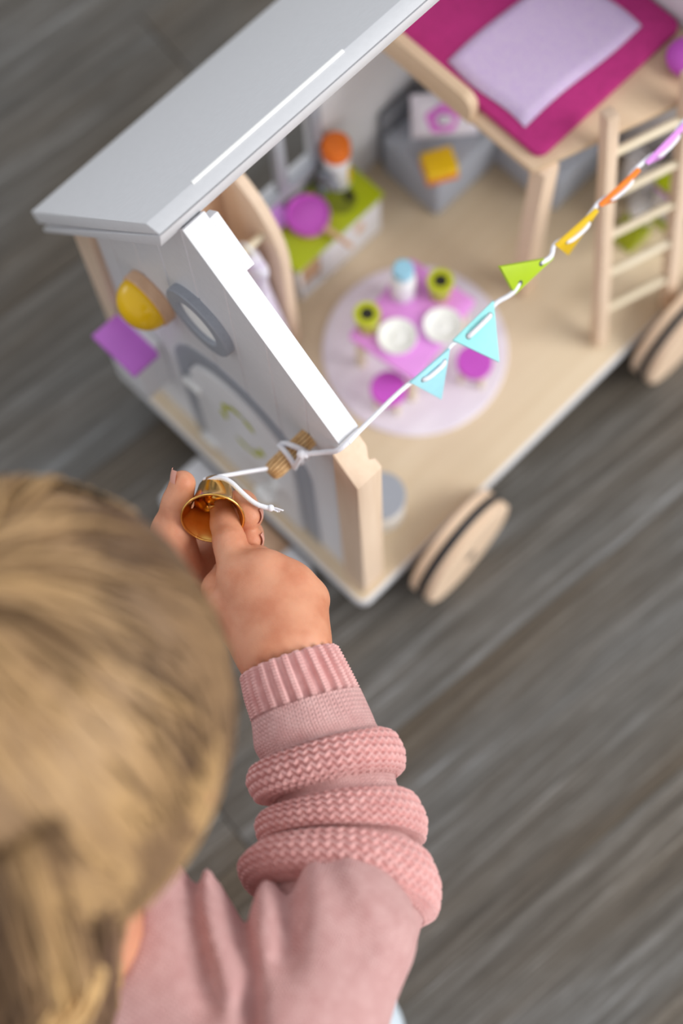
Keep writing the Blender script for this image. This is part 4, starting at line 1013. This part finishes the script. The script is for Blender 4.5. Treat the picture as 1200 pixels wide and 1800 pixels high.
# jumper: body and shoulders
def fold(P, pts, depth, width):
    d = None
    for a, b in zip(pts[:-1], pts[1:]):
        e = seg(P, a, b, 0, 0); d = e if d is None else np.minimum(d, e)
    return depth*np.exp(-(d/width)**2)
uarm = V((-0.1414,-0.1325,0.2514))
FOLD0 = V((-0.1606,-0.1276,0.2981))          # point on the shoulder from which the folds are measured, in metres
def fold2(S, T, pts, depth, width):
    q = pts; d = None
    for (a0, a1), (b0, b1) in zip(q[:-1], q[1:]):
        ex, ey = b0-a0, b1-a1; t = np.clip(((S-a0)*ex+(T-a1)*ey)/(ex*ex+ey*ey), 0, 1)
        e = np.hypot(S-a0-t*ex, T-a1-t*ey); d = e if d is None else np.minimum(d, e)
    return depth*np.exp(-(d/width)**2)
def jumper(P):
    S = (P-FOLD0).dot(np.array([0.70874,-0.70488,-0.02892])); T = (P-FOLD0).dot(np.array([-0.67824,-0.66954,-0.30282]))
    d = seg(P, neck+(chest-neck)*0.22, chest, 0.044, 0.060)
    d = smin(d, seg(P, chest, hips, 0.060, 0.064), 0.02)
    d = smin(d, seg(P, nbase, rsh, 0.0400, 0.0350), 0.014)
    d = smin(d, seg(P, nbase, lsh, 0.0400, 0.0340), 0.014)
    d = smin(d, seg(P, rsh, uarm, 0.0350, 0.0310), 0.010)
    d = smin(d, seg(P, lsh, lelb, 0.032, 0.027), 0.012); d = smin(d, seg(P, lelb, lw+(lelb-lw)*0.24, 0.027, 0.0215), 0.01)
    d = d+fold2(S, T, [(-0.0238, -0.0178), (-0.0198, -0.0081), (-0.0137, 0.0081), (-0.0121, 0.0222)], 0.0100, 0.0046)
    d = d-fold2(S, T, [(-0.0218, -0.0206), (-0.0145, -0.0234), (-0.0073, -0.0131), (-0.0056, 0.0000)], 0.0050, 0.0046)
    d = d+fold2(S, T, [(-0.0012, -0.0192), (0.0000, -0.0101), (-0.0006, 0.0020)], 0.0085, 0.0066)
    d = d-fold2(S, T, [(-0.0299, -0.0242), (-0.0258, -0.0081), (-0.0178, 0.0101)], 0.0055, 0.0052)
    d = d+fold2(S, T, [(-0.0359, -0.0161), (-0.0313, 0.0000), (-0.0262, 0.0161)], 0.0050, 0.0055)
    d = d+fold2(S, T, [(0.0151, -0.0242), (0.0226, -0.0081), (0.0282, 0.0000)], 0.0034, 0.0060)
    d = d+fold2(S, T, [(0.0282, -0.0242), (0.0383, -0.0121)], 0.0014, 0.0050)
    d = d+fold2(S, T, [(-0.0101, 0.0020), (-0.0093, 0.0161), (-0.0101, 0.0323)], 0.0012, 0.0016)
    d = d+fold2(S, T, [(-0.0646, 0.0222), (-0.0404, 0.0206), (-0.0121, 0.0192)], 0.0008, 0.0016)
    hole = seg(P, nk0, neck, 0.0255, 0.0245)
    return smax(d, -hole, 0.004)
jv, jf = surface_nets(jumper, *bbox([rsh, lsh, hips, uarm, lelb, lw, neck], 0.07), 0.0026)
jum = raw_mesh('jumper', jv, jf, 'knit_plain', child)
def uv_planar(o, ku, kv):          # stitch coordinates: columns run along the sleeve, rows across it
    me = o.data; n = len(me.vertices); co = np.empty(n*3, np.float32); me.vertices.foreach_get('co', co); co = co.reshape(-1, 3)
    la = np.empty(len(me.loops), np.int32); me.loops.foreach_get('vertex_index', la)
    axv = unit(rsh-uarm); axu = unit(np.cross(axv, np.array([0.19409,0.23424,-0.95261])))
    uv = np.stack([co[la].dot(axu)*ku, co[la].dot(axv)*kv], 1).astype(np.float32)
    l = me.uv_layers.new(name='UVMap'); l.data.foreach_set('uv', uv.ravel())
uv_planar(jum, 480, 640)

# right sleeve: ribbed cuff, plain knit and three pushed-up bands of garter stitch
RINGS = [ # left edge, right edge in the order hand -> shoulder
 (V((-0.0963,-0.0273,0.2214)), V((-0.0575,-0.0468,0.2245))), (V((-0.1018,-0.0360,0.2205)), V((-0.0607,-0.0575,0.2235))),
 (V((-0.1066,-0.0454,0.2200)), V((-0.0642,-0.0677,0.2232))), (V((-0.1130,-0.0538,0.2196)), V((-0.0679,-0.0775,0.2229))),
 (V((-0.1151,-0.0607,0.2191)), V((-0.0703,-0.0839,0.2226))),
 (V((-0.1188,-0.0595,0.2198)), V((-0.0683,-0.0899,0.2226))), (V((-0.1242,-0.0628,0.2203)), V((-0.0709,-0.0974,0.2227))), (V((-0.1266,-0.0705,0.2208)), V((-0.0758,-0.1026,0.2232))),
 (V((-0.1218,-0.0767,0.2214)), V((-0.0799,-0.1033,0.2234))), (V((-0.1237,-0.0787,0.2216)), V((-0.0822,-0.1075,0.2230))),
 (V((-0.1289,-0.0764,0.2223)), V((-0.0808,-0.1141,0.2229))), (V((-0.1339,-0.0780,0.2232)), V((-0.0844,-0.1235,0.2221))), (V((-0.1371,-0.0847,0.2244)), V((-0.0907,-0.1290,0.2229))),
 (V((-0.1309,-0.0905,0.2254)), V((-0.0941,-0.1277,0.2237))), (V((-0.1331,-0.0915,0.2258)), V((-0.0960,-0.1302,0.2239))),
 (V((-0.1408,-0.0860,0.2279)), V((-0.0951,-0.1358,0.2250))), (V((-0.1503,-0.0857,0.2295)), V((-0.1003,-0.1465,0.2248))), (V((-0.1526,-0.0925,0.2320)), V((-0.1084,-0.1531,0.2261))),
 (V((-0.1499,-0.1012,0.2350)), V((-0.1143,-0.1524,0.2297))), (V((-0.1545,-0.1061,0.2375)), V((-0.1241,-0.1575,0.2311)))]
K = len(RINGS); cen = np.array([(a+b)/2 for a, b in RINGS]); hal = np.array([(b-a)/2 for a, b in RINGS])
axis_s = np.gradient(cen, axis=0); axis_s = np.array([unit(axis_s[max(0, i-2):i+3].mean(0)) for i in range(K)])
depv = np.array([unit(np.cross(hal[i], axis_s[i])) for i in range(K)])
depv = np.array([d if d.dot(np.array([0.19409,0.23424,-0.95261])) < 0 else -d for d in depv])         # towards the viewer
def sample(arr, t):
    i = np.clip(np.floor(t).astype(int), 0, K-2); f = (t-i)[:, None]
    a0, a1 = arr[np.clip(i-1, 0, K-1)], arr[i]; a2, a3 = arr[i+1], arr[np.clip(i+2, 0, K-1)]
    lin_ = a1+(a2-a1)*f
    cm = 0.5*((2*a1)+(a2-a0)*f+(2*a0-5*a1+4*a2-a3)*f**2+(3*a1-a0-a2*3+a3)*f**3)
    return 0.4*lin_+0.6*cm
def sleeve(name, t0, t1, nl, na, mat, disp, flat=0.86, ku=1.0, rows=1.0):
    t = np.linspace(t0, t1, nl); ph = np.linspace(0, 2*math.pi, na, endpoint=False)
    c = sample(cen, t); h = sample(hal, t); dv = sample(depv, t); hl = np.linalg.norm(h, axis=1)
    hu = h/hl[:, None]; dv = dv/np.linalg.norm(dv, axis=1)[:, None]
    Tt, Ph = np.meshgrid((t-t0)/(t1-t0), ph, indexing='ij')
    d = disp(Tt, Ph)
    R1 = hl[:, None]+d; R2 = hl[:, None]*flat+d
    P = c[:, None]+hu[:, None]*(R1*np.cos(Ph))[..., None]+dv[:, None]*(R2*np.sin(Ph))[..., None]
    idx = np.arange(nl*na).reshape(nl, na); nx_ = np.roll(idx, -1, 1)
    F = np.stack([idx[:-1], nx_[:-1], nx_[1:], idx[1:]], -1).reshape(-1, 4)
    o = raw_mesh(name, P.reshape(-1, 3), F, mat, jum)
    me = o.data; la = np.empty(len(me.loops), np.int32); me.loops.foreach_get('vertex_index', la)
    u = (la % na)/na*ku; v = (la//na)/nl*rows
    me.uv_layers.new(name='UVMap').data.foreach_set('uv', np.stack([u, v], 1).astype(np.float32).ravel())
    return o
def d_cuff(T, P):
    rib = np.clip(0.48+1.15*np.cos(P*24), 0, 1)
    endr = -0.0016*np.clip((0.06-T)/0.06, 0, 1)**2
    return -0.0030+0.0030*rib*np.clip((1.02-T)*9, 0, 1)+0.0003*np.sin(T*2*math.pi*16)*rib+endr
def d_plain(T, P): return 0.0002*np.sin(P*9+1)+0*T
def garter(rows, cols, amp=0.0011):
    def f(T, P):
        x = P*cols/(2*math.pi); tri = np.abs((x % 1.0)-0.5)*2
        row = T*rows+0.55*tri
        prof_ = 0.0
        bul = 0.0010*np.sin(np.clip(T, 0, 1)*math.pi)**0.6
        return amp*np.sin(2*math.pi*row)+bul+0.00025*np.sin(P*5+T*3)
    return f
sleeve('sleeve_cuff', 0.0, 2.05, 90, 500, 'knit_wool', d_cuff, flat=0.95)
sleeve('sleeve_plain', 1.95, 4.6, 60, 160, 'knit_plain', d_plain, flat=0.94, ku=60, rows=14)
sleeve('knit_band', 4.25, 7.9, 100, 620, 'knit_wool', garter(8, 48))
sleeve('sleeve_plain', 7.3, 10.4, 40, 160, 'knit_plain', d_plain, ku=64, rows=10)
sleeve('knit_band', 9.35, 12.9, 100, 640, 'knit_wool', garter(8, 50))
sleeve('sleeve_plain', 12.3, 15.3, 40, 160, 'knit_plain', d_plain, ku=66, rows=10)
sleeve('knit_band', 14.35, 18.0, 110, 680, 'knit_wool', garter(9, 52))
sleeve('sleeve_plain', 17.4, 19.0, 40, 160, 'knit_plain', d_plain, ku=70, rows=12)

# trousers
def trous(P):
    d = seg(P, hips, hips+np.array([0.19409,0.23424,-0.95261])*0.01, 0.060, 0.058)
    for k_, f_ in ((rknee, rfoot), (lknee, lfoot)):
        d = smin(d, seg(P, hips, k_, 0.043, 0.032), 0.012); d = smin(d, seg(P, k_, k_+(f_-k_)*0.8, 0.030, 0.023), 0.008)
    return d
tv, tf = surface_nets(trous, *bbox([hips, rknee, lknee, rfoot, lfoot], 0.065), 0.004)
tv[:, 2] = np.maximum(tv[:, 2], -0.0455)
raw_mesh('trousers', tv, tf, 'trouser_cloth', child)
